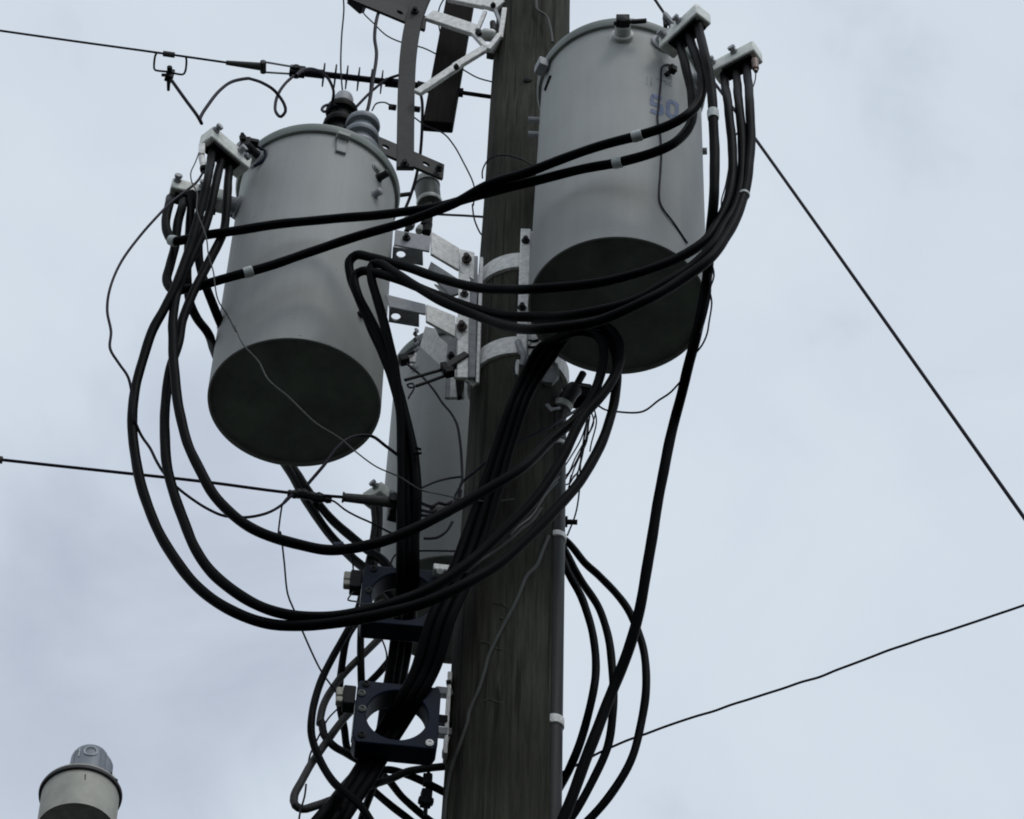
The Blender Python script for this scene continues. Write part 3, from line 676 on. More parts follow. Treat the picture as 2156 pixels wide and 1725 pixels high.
cable('black cable from the low bar in the widest loop left of the lower unit', [
    ('I', [(680, -60, 4.95), (690, 120), (670, 300, 4.85), (640, 450, 4.78), (600, 620, 4.68), (560, 800, 4.64), (500, 940, 4.62), (360, 1180, 4.58), (240, 1440), (190, 1700, 4.5)]),
    ('J', [(400, 900, 4.5), (440, 1050), (520, 1220, 4.5), (640, 1390), (780, 1500), (900, 1620, 4.45), (1010, 1790)])], group=GL, r=0.0107)
cable('black cable dropping from the low bar close behind the terminal block of the lower unit', [
    ('I', [(730, -60, 4.95), (725, 150), (710, 350, 4.85), (640, 650, 4.75), (560, 880), (470, 1050, 4.66), (430, 1250), (410, 1450, 4.68)]),
    ('J', [(680, 650, 4.68), (720, 850), (745, 1020, 4.7), (800, 1120)])], group=GL, r=0.0107)
cable('straight black cable between the two square units at their left side', [('I', [(585, 880, 4.7), (580, 1100), (585, 1370, 4.7), (590, 1500, 4.72)])], group=GL, r=0.0107)
cable('grey cable curving round the left of the lower square unit', [
    ('I', [(830, 930, 4.78), (760, 1010), (640, 1130), (500, 1265, 4.7), (380, 1400), (280, 1590, 4.58), (255, 1725)]),
    ('J', [(495, 760, 4.56), (520, 900), (610, 1005, 4.58), (740, 1080), (860, 1150, 4.68), (1000, 1220)])], m=GREYJ, group=GL, r=0.0107, tapes=())
cable('short black cable slanting behind the top of the lower square unit', [('I', [(830, 1190, 4.8), (730, 1310), (650, 1390, 4.78), (590, 1460)])], group=GL, r=0.0107)
cable('grey cable bent in a tight hairpin at the bottom left of the lower unit', [
    ('J', [(800, 650, 4.66), (700, 760, 4.62), (600, 890), (480, 1060, 4.55), (380, 1200), (290, 1370, 4.47), (228, 1500), (240, 1590, 4.45), (310, 1625), (430, 1595, 4.47), (620, 1525), (850, 1440, 4.62), (1050, 1370), (1200, 1320, 4.68), (1330, 1260), (1500, 1230, 4.68), (1760, 1200, 4.68)])], m=GREYJ, group=GL, r=0.0107)
cable('black cable running right to the pole just under the lower unit', [('J', [(900, 1330, 4.74), (1050, 1250), (1150, 1237), (1300, 1275), (1500, 1360, 4.7), (1740, 1480, 4.7)])], group=GL, r=0.0107)
cable('black cable sagging to the right near the bottom edge, beside the small clamp', [('J', [(1060, 1260, 4.78), (1160, 1350), (1290, 1510), (1480, 1680, 4.74), (1640, 1800)])], group=GL, r=0.0107)
cable('black cable nearest the bottom edge left of the pole, half cut off by it', [('J', [(900, 1330, 4.78), (1010, 1450), (1200, 1610), (1370, 1740, 4.74), (1500, 1850)])], group=GL, r=0.0107)
cable('short black cable going straight down beside the slanting bundle at the bottom', [('J', [(1080, 1250, 4.72), (985, 1450, 4.7), (930, 1600), (870, 1790, 4.65)])], group=GL, r=0.0107)
GR = 'cables bowed out right of the pole'
cable('black cable bowed out nearest the pole on its right, innermost of three', [
    ('M', [(1140, 1120, 4.8), (1170, 1150, 4.75)]), ('K', [(910, -10), (1012, 180), (1078, 420, 4.6), (1100, 620), (1080, 850, 4.56), (1010, 1120), (930, 1330, 4.62), (830, 1520, 4.74), (720, 1680, 4.8)])], group=GR, r=0.0116)
cable('black cable bowed out right of the pole, middle of three', [
    ('M', [(1140, 1105, 4.82), (1180, 1145, 4.78)]), ('K', [(965, -20), (1130, 250), (1200, 500, 4.62), (1225, 750), (1222, 950, 4.57), (1185, 1200), (1090, 1430), (950, 1680, 4.6), (780, 1890)])], group=GR, r=0.0116)
cable('black cable bowed out farthest right of the pole, outermost of three', [
    ('M', [(1140, 1100, 4.84), (1195, 1142, 4.79)]), ('K', [(1030, -80), (1120, 0), (1250, 130), (1350, 280, 4.64), (1430, 500), (1460, 750, 4.6), (1430, 1000), (1350, 1300, 4.6), (1200, 1560), (1040, 1740, 4.62), (880, 1880)])], group=GR, r=0.0116)

# ------------------------------------------------------------------ square current transformers
def ct(label, f, bl, br, tl_y, hole, hr, Y, depth, screws, terms):
    B0 = at(f, *bl, Y); B1 = atz(f, *br, B0.z); u = (B1 - B0); W = u.length; u.normalize()
    top = at(f, bl[0], tl_y, Y); H = top.z - B0.z; n = u.cross(Z)          # towards the camera
    if n.y > 0: n = -n
    c0 = B0 + u * W * hole[0] + Z * H * hole[1]
    t = thing('current_transformer', label, 'current transformer', B0 + u * W / 2, 'square current transformers on the pole')
    P = [B0, B1, B1 + Z * H, B0 + Z * H]
    mb = MB(); ns = 40; outer, inner = [], []
    for k in range(ns):
        a = 2 * math.pi * k / ns; dx, dy = math.cos(a), math.sin(a); s = 1e9
        for lim, d in (((W * (1 - hole[0])) if dx > 0 else W * hole[0], abs(dx)), ((H * (1 - hole[1])) if dy > 0 else H * hole[1], abs(dy))):
            if d > 1e-6: s = min(s, lim / d)
        outer.append(c0 + u * dx * s + Z * dy * s); inner.append(c0 + u * dx * hr[0] + Z * dy * hr[1])
    bk = -n * depth
    A = mb._ring(outer); B = mb._ring(inner); C_ = mb._ring([p + bk for p in outer]); D_ = mb._ring([p + bk for p in inner])
    for j in range(ns):
        i = (j + 1) % ns
        mb.f += [(A[j], A[i], B[i], B[j]), (C_[j], D_[j], D_[i], C_[i]), (A[j], C_[j], C_[i], A[i]), (B[j], B[i], D_[i], D_[j])]
    link('core_case', mb, NAVY, t, bevel=0.004)
    for (a, b, m_) in screws:
        q = B0 + u * W * a + Z * H * b
        link('screw', MB().lathe(q - n * 0.003, n, [(0.011, 0), (0.011, 0.006), (0.006, 0.008), (0.003, 0.005)], 14), m_, t)
    link('side_sheen', MB().box(B0 - u * 0.0012 + Z * H * 0.42 - n * depth * 0.35, u, Z, n, (0.0024, H * 0.6, depth * 0.3)), TAPE, t)  # added pale strip, paints in the reflection along the case's left side
    # terminal block on the left
    q = B0 - u * 0.019 + Z * H * 0.78 - n * depth * 0.4
    tb = link('terminal_block', MB().box(q, u, Z, n, (0.034, H * 0.30, depth * 0.6)), BOLT, t, bevel=0.004)
    link('terminal', MB().box(q - u * 0.025 + Z * H * 0.07, u, Z, n, (0.022, H * 0.14, 0.028)), CREAM, tb, bevel=0.004)
    link('terminal', MB().box(q - u * 0.025 - Z * H * 0.08 + n * 0.008, u, Z, n, (0.02, H * 0.09, 0.024)), CREAM, tb, bevel=0.004)
    return B0, u, W, H, n
c1 = ct('upper navy square current transformer with the hanging cable bundle through its window', 'I', (560, 905), (1225, 960), 448, (0.5, 0.5), (0.088, 0.088), 4.47, 0.07, ((0.09, 0.55, PVC), (0.12, 0.93, BOLT)), True)
c2 = ct('lower navy square current transformer showing sky through its round window', 'J', (790, 960), (1630, 1042), 352, (0.5, 0.49), (0.083, 0.083), 4.48, 0.075, ((0.06, 0.78, OLIVE), (0.085, 0.53, OLIVE), (0.1, 0.94, BOLT), (0.11, 0.12, BOLT), (0.905, 0.09, GALV)), True)
br_ = thing('unit_bracket', 'galvanised bracket strip holding the lower square unit off the pole', 'bracket', at('J', 1740, 700, 4.62))
link('back_strip', MB().beam(at('J', 1752, 330, 4.62), at('J', 1705, 1130, 4.62), 0.012, 0.05, Vector((0, 1, 0))), GALV, br_, bevel=0.002)
for yy, m_ in ((490, GALVD), (885, GALVD), (765, BOLT)):
    link('spacer', MB().beam(at('J', 1600, yy - 15, 4.58), at('J', 1745, yy, 4.62), 0.03, 0.022), m_, br_, bevel=0.002)
link('bolt', MB().cyl(at('J', 1720, 395, 4.6), at('J', 1765, 390, 4.6), 0.010, n=6), BOLT, br_)
link('hook_end', MB().beam(at('J', 1690, 1100, 4.62), at('J', 1735, 930, 4.62), 0.01, 0.03, Vector((0, 1, 0))), GALV, br_, bevel=0.002)
q = at('I', 1235, 500, c1[0].y + 0.1)
solo('bracket_clip', 'small pale clip at the top right corner of the upper square unit', 'clip', MB().box(at('I', 1235, 498, 4.46), Vector((1, 0.1, 0)), Z, Vector((0, 1, 0)), (0.055, 0.022, 0.03)).cyl(at('I', 1212, 505, 4.445), at('I', 1212, 505, 4.47), 0.011, n=8), GALV, bevel=0.003)
# small clamp hanging below
q = at('J', 1520, 1520, 4.7)
cl = thing('hot_line_clamp', 'small dark clamp hanging on a rod left of the pole near the bottom edge', 'clamp', q, 'hot line clamps')
link('body', MB().box(q, Vector((1, 0.2, 0)), Vector((-.2, 1, 0)), Z, (0.03, 0.028, 0.05)).box(q + Vector((0.0, -0.004, -0.012)), Vector((1, 0.2, 0)), Vector((-.2, 1, 0)), Z, (0.042, 0.02, 0.018)), BOLT, cl, bevel=0.004)
link('screw_stem', MB().cyl(at('J', 1545, 1270, 4.7), at('J', 1510, 1700, 4.7), 0.006, n=8), BOLT, cl)
link('jaw', MB().box(at('J', 1535, 1340, 4.69), Vector((1, 0, 0)), Vector((0, 1, 0)), Z, (0.026, 0.02, 0.035)), BOLT, cl, bevel=0.003)

# ------------------------------------------------------------------ conduit up the right side of the pole
x0 = at('K', 790, 700, 4.585)
cz_top = at('F', 1735, 830, 4.585).z
cn = thing('conduit_pipe', 'dark conduit pipe strapped up the right side of the pole', 'conduit', (x0.x, 4.585, 0))
ctop = at('F', 1752, 780, 4.585); cbot = at('K', 793, 1800, 4.585); dirc = (ctop - cbot).normalized()
link('pipe', MB().cyl(ctop - dirc * ((ctop.z) / dirc.z), ctop, 0.0245, n=24), PVC, cn)
def strap(f, x, y, w_=0.03):
    k = (at(f, x, y, 4.565).z - ctop.z) / dirc.z; q = ctop + dirc * k
    link('strap', MB().lathe(q - dirc * w_ / 2, dirc, [(0.0255, 0), (0.0285, 0.002), (0.0285, w_ - 0.002), (0.0255, w_)], 24).box(q + Vector((-0.036, 0.012, 0)), Vector((1, 0, 0)), Vector((0, 1, 0)), dirc, (0.03, 0.006, w_)), GALV, cn)
strap('K', 815, 1015); strap('I', 2110, 205, 0.022); strap('F', 1790, 985, 0.018)
el = smooth([ctop, at('F', 1790, 690, 4.58), at('F', 1850, 590, 4.56), at('F', 1880, 560, 4.56)])
wh = link('elbow', MB().tube(el, 0.026, 16), PVC, cn)
for t_ in (0.30, 0.48): 
    k = int(t_ * (len(el) - 1)); d = (el[k + 1] - el[k - 1]).normalized()
    link('coupling_ring', MB().lathe(el[k] - d * 0.009, d, [(0.0265, 0), (0.031, 0.003), (0.031, 0.015), (0.0265, 0.018)], 20), PORC, cn)
wb = thing('weatherhead_box', 'black box with a stub behind the arching cables right of the pole', 'cable entry', at('F', 1925, 640, 4.7))
link('box', MB().box(at('F', 1925, 620, 4.68), Vector((1, 0.15, 0)), Vector((-.15, 1, 0)), Z, (0.065, 0.06, 0.07)), BLACK, wb, bevel=0.006)
link('lip', MB().box(at('F', 1935, 545, 4.655), Vector((1, 0.15, 0)), Vector((-.15, 1, 0)), Z, (0.05, 0.012, 0.008)), RUST, wb)
link('stub', MB().cyl(at('F', 1895, 530, 4.66), at('F', 1945, 440, 4.66), 0.012, 0.0125, n=12), BLACK, wb)
q = at('F', 1675, 715, 4.50)
solo('wing_clip', 'pale wing shaped clip beside the conduit coupling', 'clip', MB().beam(at('F', 1655, 685, 4.5), at('F', 1700, 740, 4.5), 0.012, 0.006, Vector((0, 1, 0))).cyl(at('F', 1700, 725, 4.51), at('F', 1760, 715, 4.53), 0.005, n=8), GALVD, bevel=0.002)
bt = thing('through_bolt', 'dark bolt sticking out of the right side of the pole', 'bolt', at('F', 1800, 1620, 4.68))
link('rod', MB().cyl(at('F', 1700, 1618, 4.68), at('F', 1900, 1624, 4.68), 0.0085, n=12), BOLT, bt)
link('washer', MB().cyl(at('F', 1775, 1618, 4.68), at('F', 1790, 1619, 4.68), 0.02, n=4), BOLT, bt); link('nut', MB().cyl(at('F', 1795, 1619, 4.68), at('F', 1822, 1620, 4.68), 0.018, n=6), BOLT, bt)
# hardware where the right mount meets the lower band
hw = thing('mount_hook', 'dark hanging hook fitting on the lower band under the right transformer', 'hook', at('E', 1450, 1380, 4.42))
link('hook', MB().tube(smooth([at('E', 1430, 1270, 4.42), at('E', 1450, 1330, 4.41), at('E', 1480, 1390, 4.41), at('E', 1460, 1460, 4.42)]), 0.012, 8), GALVD, hw)
link('tag', MB().beam(at('E', 1425, 1410, 4.42), at('E', 1412, 1530, 4.42), 0.014, 0.006, Vector((0, 1, 0))), PORC, hw, bevel=0.002)
link('ring', MB().tube(smooth([at('E', 1420, 1390, 4.42), at('E', 1400, 1450, 4.42), at('E', 1405, 1530, 4.42), at('E', 1425, 1565, 4.42)]), 0.004, 6), BOLT, hw)
quadplate('gusset', 'E', [(1505, 1200), (1570, 1205), (1610, 1275), (1580, 1360), (1510, 1370)], 4.45, GALV, 0.01)
for yy in (1255, 1305):
    link('slot', MB().tube(smooth([at('E', 1505, yy, 4.446), at('E', 1550, yy + 4, 4.446), at('E', 1590, yy - 6, 4.446)]), 0.004, 6), BOLT, cm)
quadplate('band_clamp', 'E', [(1610, 1500), (1745, 1430), (1755, 1530), (1700, 1590), (1620, 1580)], 4.52, GALVD, 0.02)
link('bolt', MB().cyl(at('E', 1712, 1380, 4.5), at('E', 1708, 1440, 4.5), 0.010, n=8), PORC, cm)
quadplate('band_clamp', 'E', [(1735, 1590), (1760, 1590), (1790, 1680), (1770, 1720)], 4.60, GALV, 0.012)

# ------------------------------------------------------------------ cutout frame, standoff bracket and hanging timber at the top
def rail(name, parent, f, p0, p1, Y0, wd, m, holes=(), th=0.012, hr=0.012):
    a = at(f, *p0, Y0); b = atz(f, *p1, a.z); d = (b - a); L = d.length; d.normalize(); n = d.cross(Z)
    if n.y > 0: n = -n
    hs = sorted([(atz(f, x, y, a.z) - a).dot(d) for x, y in holes]); segs = []; x = 0.0
    mb = MB(); H = wd
    # strip with round holes: each hole sits in its own square cell
    cur = 0.0
    def cell(x0, x1): mb.box(a + d * (x0 + x1) / 2, d, Z, n, (x1 - x0, H, th))
    for h in hs:
        s = H / 2
        if h - s > cur + 0.002: cell(cur, h - s)
        c = a + d * h; ns = 24; outer, inner = [], []
        for k in range(ns):
            an = 2 * math.pi * k / ns; dx, dy = math.cos(an), math.sin(an); q = s / max(abs(dx), abs(dy))
            outer.append(c + d * dx * q + Z * dy * q + n * th / 2); inner.append(c + d * dx * hr * 1.25 + Z * dy * hr + n * th / 2)
        A = mb._ring(outer); B = mb._ring(inner); C_ = mb._ring([p - n * th for p in outer]); D_ = mb._ring([p - n * th for p in inner])
        for j in range(ns):
            i = (j + 1) % ns
            mb.f += [(A[j], A[i], B[i], B[j]), (C_[j], D_[j], D_[i], C_[i]), (A[j], C_[j], C_[i], A[i]), (B[j], B[i], D_[i], D_[j])]
        cur = h + s
    if L > cur + 0.002: cell(cur, L)
    return link(name, mb, m, parent, sharp=25), a, d, n
fr = thing('cutout_frame', 'dark steel frame with curved upright and perforated rails above the left transformer', 'steel frame', at('B', 1340, 1250, 4.74))
rail('perforated_rail', fr, 'B', (1640, 1375), (960, 1085), 4.73, 0.088, RUST, ((1505, 1305), (1180, 1175)))
rail('perforated_rail', fr, 'B', (1500, 195), (850, -75), 4.66, 0.098, RUST, ((1282, 128),))
rail('mount_plate', fr, 'B', (1440, 60), (985, -70), 4.70, 0.15, RUST, (), 0.03)
link('mount_foot', MB().beam(at('B', 1010, 70, 4.62), at('B', 905, -20, 4.60), 0.05, 0.03), BOLT, fr, bevel=0.003)
pts = [at('B', 1338, 1345, 4.655), at('B', 1342, 1000, 4.645), at('B', 1348, 700, 4.64), at('B', 1365, 420, 4.63), at('B', 1405, 180, 4.625), at('B', 1470, 0, 4.62), at('B', 1560, -180, 4.61)]
sm = smooth(pts, 0.03); mb = MB(); wv = 0.036
rows = []
for k, p in enumerate(sm):
    d = (sm[min(k + 1, len(sm) - 1)] - sm[max(k - 1, 0)]).normalized(); nn = Vector((0, -1, 0)); nn = (nn - d * nn.dot(d)).normalized(); s = d.cross(nn)
    rows.append(mb._ring([p + s * wv * .9 + nn * .01, p - s * wv * .9 + nn * .01, p - s * wv * .9 - nn * .01, p + s * wv * .9 - nn * .01]))
for a, b in zip(rows, rows[1:]):
    for j in range(4): mb.f.append((a[j], a[(j + 1) % 4], b[(j + 1) % 4], b[j]))
mb.f += [tuple(rows[0]), tuple(reversed(rows[-1]))]
link('curved_upright', mb, RUST, fr, bevel=0.003)
for x, y, Y in ((1415, 92, 4.61), (1335, 1310, 4.64), (1610, 1345, 4.70)):
    link('bolt', MB().hexbolt(at('B', x, y, Y), Vector((0, -1, -0.1)).normalized(), 0.016, 0.01), BOLT, fr)
for x, y in ((1240, 855), (1430, 870)):
    link('side_bolt', MB().cyl(at('B', x - 30, y - 4, 4.74), at('B', x + 25, y + 4, 4.74), 0.012, n=8), BOLT, fr)
# hanging timber
tA, tB = at('B', 1597, 1015, 4.74), at('B', 1760, -240, 4.74)
tB = at('B', 1822, -240, 4.74)
solo('timber_post', 'dark creosoted timber hanging vertically beside the pole at the top', 'timber', MB().beam(tA, tB, 0.115, 0.05, Vector((0, 1, 0))), TIMBER, origin=tA, bevel=0.006)
# standoff bracket
sb = thing('standoff_bracket', 'pale galvanised standoff bracket with diagonal brace at the top of the pole', 'bracket', at('B', 2060, 250, 4.6))
def bb(name, f, p0, p1, Y0, Y1, wd, ht, m=GALV, ref=None): return link(name, MB().beam(at(f, *p0, Y0), at(f, *p1, Y1), wd, ht, ref), m, sb, bevel=0.003)
bb('arm', 'B', (1530, 125), (1905, 250), 4.62, 4.60, 0.02, 0.062)
bb('arm', 'B', (1700, -25), (1990, 35), 4.60, 4.58, 0.02, 0.06)
bb('arm_end', 'B', (1985, 20), (2095, 55), 4.575, 4.57, 0.02, 0.07)
bb('mount_plate', 'B', (2130, 75), (2095, 310), 4.56, 4.56, 0.02, 0.02, GALV, Vector((0, 1, 0)))
bb('mount_plate', 'B', (2105, 290), (2010, 450), 4.58, 4.58, 0.028, 0.03, RUST, Vector((0, 1, 0)))
bb('link_rod', 'B', (1975, 95), (1915, 240), 4.58, 4.585, 0.016, 0.016)
bb('link_rod', 'B', (2050, 70), (2100, 200), 4.565, 4.56, 0.014, 0.014, GALVD)
bb('brace', 'B', (1995, 375), (1735, 535), 4.57, 4.585, 0.018, 0.036)
bb('brace', 'B', (1760, 525), (1435, 745), 4.577, 4.60, 0.018, 0.036)
bb('joint', 'B', (1880, 265), (1985, 385), 4.58, 4.57, 0.02, 0.02)
link('insulator_block', MB().lathe(at('B', 1945, 275, 4.57), Vector((1, 0, -0.1)), [(0.018, 0), (0.026, 0.01), (0.026, 0.045), (0.02, 0.055)], 16), PORC, sb)
bb('clevis', 'B', (2090, 290), (2000, 410), 4.56, 4.56, 0.02, 0.03, GALV, Vector((0, 1, 0)))
for x, y in ((2038, 48), (1745, 538)): link('bolt', MB().hexbolt(at('B', x, y, 4.555), Vector((0, -1, -0.3)).normalized(), 0.011, 0.012), BOLT, sb)
link('bolt', MB().cyl(at('B', 2040, 245, 4.555), at('B', 2035, 180, 4.555), 0.012, n=8), BOLT, sb)
link('bolt', MB().cyl(at('B', 1940, 285, 4.565), at('B', 1920, 255, 4.565), 0.014, n=8), BOLT, sb)
# surge arrester behind the left tank
ar = thing('surge_arrester', 'olive and white cylindrical arrester under the perforated rail by the pole', 'arrester', at('B', 1530, 1640, 4.9))
a0, a1_ = at('B', 1535, 1650, 4.9), at('B', 1510, 1475, 4.9); dv = a1_ - a0; Lr = dv.length
link('body', MB().lathe(a0, dv, [(0.030, 0), (0.044, 0.01), (0.046, Lr * 0.35), (0.048, Lr * 0.8), (0.043, Lr)], 24), OLIVE, ar)
link('cap', MB().lathe(a1_, dv, [(0.050, -0.012), (0.051, 0.0), (0.048, 0.02), (0.034, 0.034), (0.012, 0.038)], 24), PORC, ar)
link('skirt', MB().lathe(a0, dv, [(0.048, 0.012), (0.05, 0.02), (0.05, 0.028), (0.047, 0.034)], 24), PORC, ar)
for (x, y, r, m_) in ((560, 330, 0.016, GALVD), (640, 365, 0.014, PORC), (690, 330, 0.02, BOLT), (600, 255, 0.016, BOLT), (520, 300, 0.011, PORC)):
    link('lower_fitting', MB().lathe(at('E', x, y + 25, 4.86), Vector((0.2, 0.1, 1)), [(r, 0), (r * 1.2, 0.01), (r, 0.03), (r * 0.6, 0.05)], 10), m_, ar)
link('lower_rod', MB().cyl(at('E', 720, 180, 4.86), at('E', 700, 400, 4.86), 0.018, n=10).cyl(at('E', 540, 390, 4.84), at('E', 590, 270, 4.86), 0.01, n=8), BOLT, ar)
wire('straight wire from the white capped arrester to the pole', [('E', [(760, 250, 4.85), (850, 255), (1000, 262), (1150, 272, 4.68)])], 0.0045)

# ------------------------------------------------------------------ overhead line with its dead-end, upper left
P0 = at('B', 2040, 775, 4.76); LZ = P0.z
def lz(f, x, y, dz=0.0): return atz(f, x, y, LZ + dz)
ins = thing('line_insulator', 'dark polymer dead-end insulator with six thin sheds beside the pole', 'insulator', lz('B', 1100, 645))
link('rod', MB().cyl(lz('B', 640, 588), lz('B', 1480, 685), 0.0125, n=14), WIRE, ins)
ax = (lz('B', 1100, 645) - lz('B', 640, 588)).normalized()
for x, y in ((693, 598), (786, 608), (877, 618), (970, 632), (1070, 645), (1155, 655)):
    c = lz('B', x, y); link('shed', MB().lathe(c - ax * 0.006, ax, [(0.013, 0), (0.046, 0.0015), (0.047, 0.004), (0.046, 0.0065), (0.013, 0.008)], 28), WIRE, ins)
link('end_fitting', MB().cyl(lz('B', 530, 575), lz('B', 680, 592), 0.018, n=12), WIRE, ins)
link('end_fitting', MB().cyl(lz('B', 1180, 655), lz('B', 1300, 668), 0.018, n=12), WIRE, ins)
eb = thing('eye_bolt', 'long dark eye bolt through the hanging timber into the pole', 'bolt', lz('B', 1770, 735))
link('rod', MB().cyl(lz('B', 1460, 690), P0 + (P0 - lz('B', 1770, 735)).normalized() * 0.06, 0.0085, n=12), BOLT, eb)
link('nut', MB().cyl(lz('B', 1745, 735), lz('B', 1800, 740), 0.02, n=6), BOLT, eb)
link('eye', MB().cyl(lz('B', 1430, 680), lz('B', 1530, 705), 0.019, n=8), BOLT, eb)
dc = thing('dead_end_clamp', 'dark tapered dead-end grip with two link bars on the upper overhead wire', 'clamp', lz('B', 200, 530), 'dead-end grips')
link('grip', MB().cyl(lz('A', 1800, 500), lz('A', 2085, 532), 0.009, 0.016, n=12), RUST, dc)
link('yoke', MB().cyl(lz('B', 208, 490), lz('B', 208, 578), 0.012, n=8), RUST, dc)
for y0, y1, x1 in ((492, 535, 460), (575, 590, 450)): link('link_bar', MB().cyl(lz('B', 205, y0), lz('B', x1, y1), 0.0042, n=8), GALVD, dc)
link('clevis', MB().cyl(lz('B', 470, 525), lz('B', 470, 615), 0.015, n=8).box(lz('B', 480, 570), ax, Z, ax.cross(Z), (0.06, 0.045, 0.03)), BOLT, dc, bevel=0.003)
solo('overhead_wire', 'thin overhead conductor running to the upper left edge of the photo', 'wire', MB().tube(smooth([atz('A', -2600, -230, LZ + 0.25), lz('A', -600, 160, 0.0), lz('A', 0, 245), lz('A', 600, 330), lz('A', 1230, 417), lz('A', 1810, 500)], 0.05), 0.0045, 8), WIRE, 'overhead conductors', origin=lz('A', 1810, 500))
st = thing('stirrup', 'square wire stirrup hung on the upper overhead wire', 'stirrup', lz('A', 1350, 430))
link('loop', MB().tube(smooth([lz('A', 1250, 420), lz('A', 1237, 440), lz('A', 1226, 530), lz('A', 1232, 556), lz('A', 1330, 572), lz('A', 1455, 593), lz('A', 1472, 575), lz('A', 1484, 490), lz('A', 1480, 455)], 0.006), 0.0042, 8), WIRE, st)
link('sleeve', MB().cyl(lz('A', 1298, 427), lz('A', 1390, 440), 0.011, n=10), RUST, st)
hc = thing('hot_line_clamp', 'small dark clamp hanging from the square wire stirrup at upper left', 'clamp', lz('A', 1350, 600), 'hot line clamps')
q = lz('A', 1350, 600); U1 = Vector((1, 0.4, 0)).normalized(); V1 = Vector((-0.4, 1, 0)).normalized()
link('body', MB().box(q, U1, V1, Z, (0.03, 0.03, 0.055)).cyl(lz('A', 1350, 530), lz('A', 1350, 580), 0.011, n=8).cyl(lz('A', 1285, 597), lz('A', 1330, 600), 0.007, n=8), BOLT, hc, bevel=0.004)
link('screw_eye', MB().cyl(lz('A', 1342, 640), lz('A', 1340, 720), 0.008, 0.006, n=8), BOLT, hc)
cable('dark jumper wire arching from the stirrup clamp with a teardrop loop to the insulator', [
    ('A', [(1365, 640, 3.6), (1480, 800), (1575, 930, 3.62), (1605, 985), (1592, 955), (1605, 915), (1650, 845, 3.66), (1750, 720), (1850, 650), (1980, 625, 3.8)]),
    ('B', [(100, 627), (200, 660), (310, 735, 3.95), (375, 830), (385, 890), (350, 930), (310, 895), (305, 830), (330, 745, 4.02), (385, 665), (450, 605, 4.06)])], r=0.0052, m=WIRE, name='jumper_wire', cat='wire', group='jumper wires', n=8)
cable('dark jumper wire curling down from the insulator with a small loop by the dark bushing', [
    ('B', [(470, 600, 4.06), (545, 552), (620, 555), (690, 590, 4.2), (745, 660), (768, 760, 4.4), (745, 850), (705, 890), (675, 875), (700, 842), (760, 835), (800, 850, 4.58)])], r=0.0055, m=WIRE, name='jumper_wire', cat='wire', group='jumper wires', n=8)
cable('dark jumper wire from the curved upright down to the dark bushing', [('B', [(1300, 595, 4.7), (1200, 630), (1080, 720, 4.66), (950, 850, 4.6), (900, 900, 4.6)])], r=0.0055, m=WIRE, name='jumper_wire', cat='wire', group='jumper wires', n=8)
cable('dark wire dropping from the top edge to the grey ribbed bushing', [('B', [(1180, -90, 4.6), (1160, 0), (1112, 150), (1095, 300, 4.58), (1110, 430), (1080, 650), (1040, 870, 4.56), (1025, 905, 4.56)])], r=0.0068, m=WIRE, name='jumper_wire', cat='wire', group='jumper wires', n=8)
cable('dark upright wire close right of the curved steel upright', [('B', [(1440, 690, 4.74), (1470, 790), (1473, 1000), (1455, 1250, 4.8), (1420, 1430), (1380, 1560, 4.85), (1340, 1660)])], r=0.006, m=WIRE, name='jumper_wire', cat='wire', group='jumper wires', n=8)
wire('thin wire falling from the top edge to the cap of the dark bushing', [('B', [(842, -60, 4.6), (850, 70), (832, 300), (826, 550), (845, 790, 4.6)])], 0.0032)
wire('thin wire looping from the perforated rail past the curved upright to the pole', [('B', [(985, 60, 4.66), (1010, 110), (1080, 180), (1200, 290, 4.66), (1320, 342), (1480, 382), (1600, 440, 4.72), (1790, 550, 4.72), (1920, 622), (2040, 655, 4.66)])], 0.003)
wire('thin wire bridging from the grey bushing to the curved upright', [('B', [(1075, 880, 4.56), (1110, 825), (1180, 818), (1235, 850, 4.72)])], 0.0032)
wire('thin wire sagging from the curved upright under the timber down to the pole', [
    ('B', [(1290, 872, 4.71), (1400, 930), (1500, 1000), (1640, 1062), (1720, 1150, 4.68), (1800, 1290), (1880, 1460), (1890, 1530), (1878, 1640)]), ('E', [(1065, 170, 4.66), (1080, 290), (1130, 405, 4.66), (1150, 425)])], 0.003)
wire('thin wire curling at the top edge left of the timber', [('B', [(1660, -30, 4.64), (1612, 60), (1600, 150), (1625, 300, 4.76), (1640, 350, 4.8)])], 0.003)
wire('thin wire ring tied round the pole beside the right transformer', [('C', [(60, 1265, 4.62), (58, 1215, 4.6), (85, 1150, 4.57), (140, 1110, 4.53), (230, 1100, 4.50), (340, 1130, 4.49), (420, 1175, 4.49)])], 0.0028)
wire('pale ground wire moulding down the front of the pole at the top', [('C', [(430, -60, 4.49), (440, 0), (450, 70), (510, 112), (540, 200), (555, 300, 4.49)])], 0.005, COPPER)

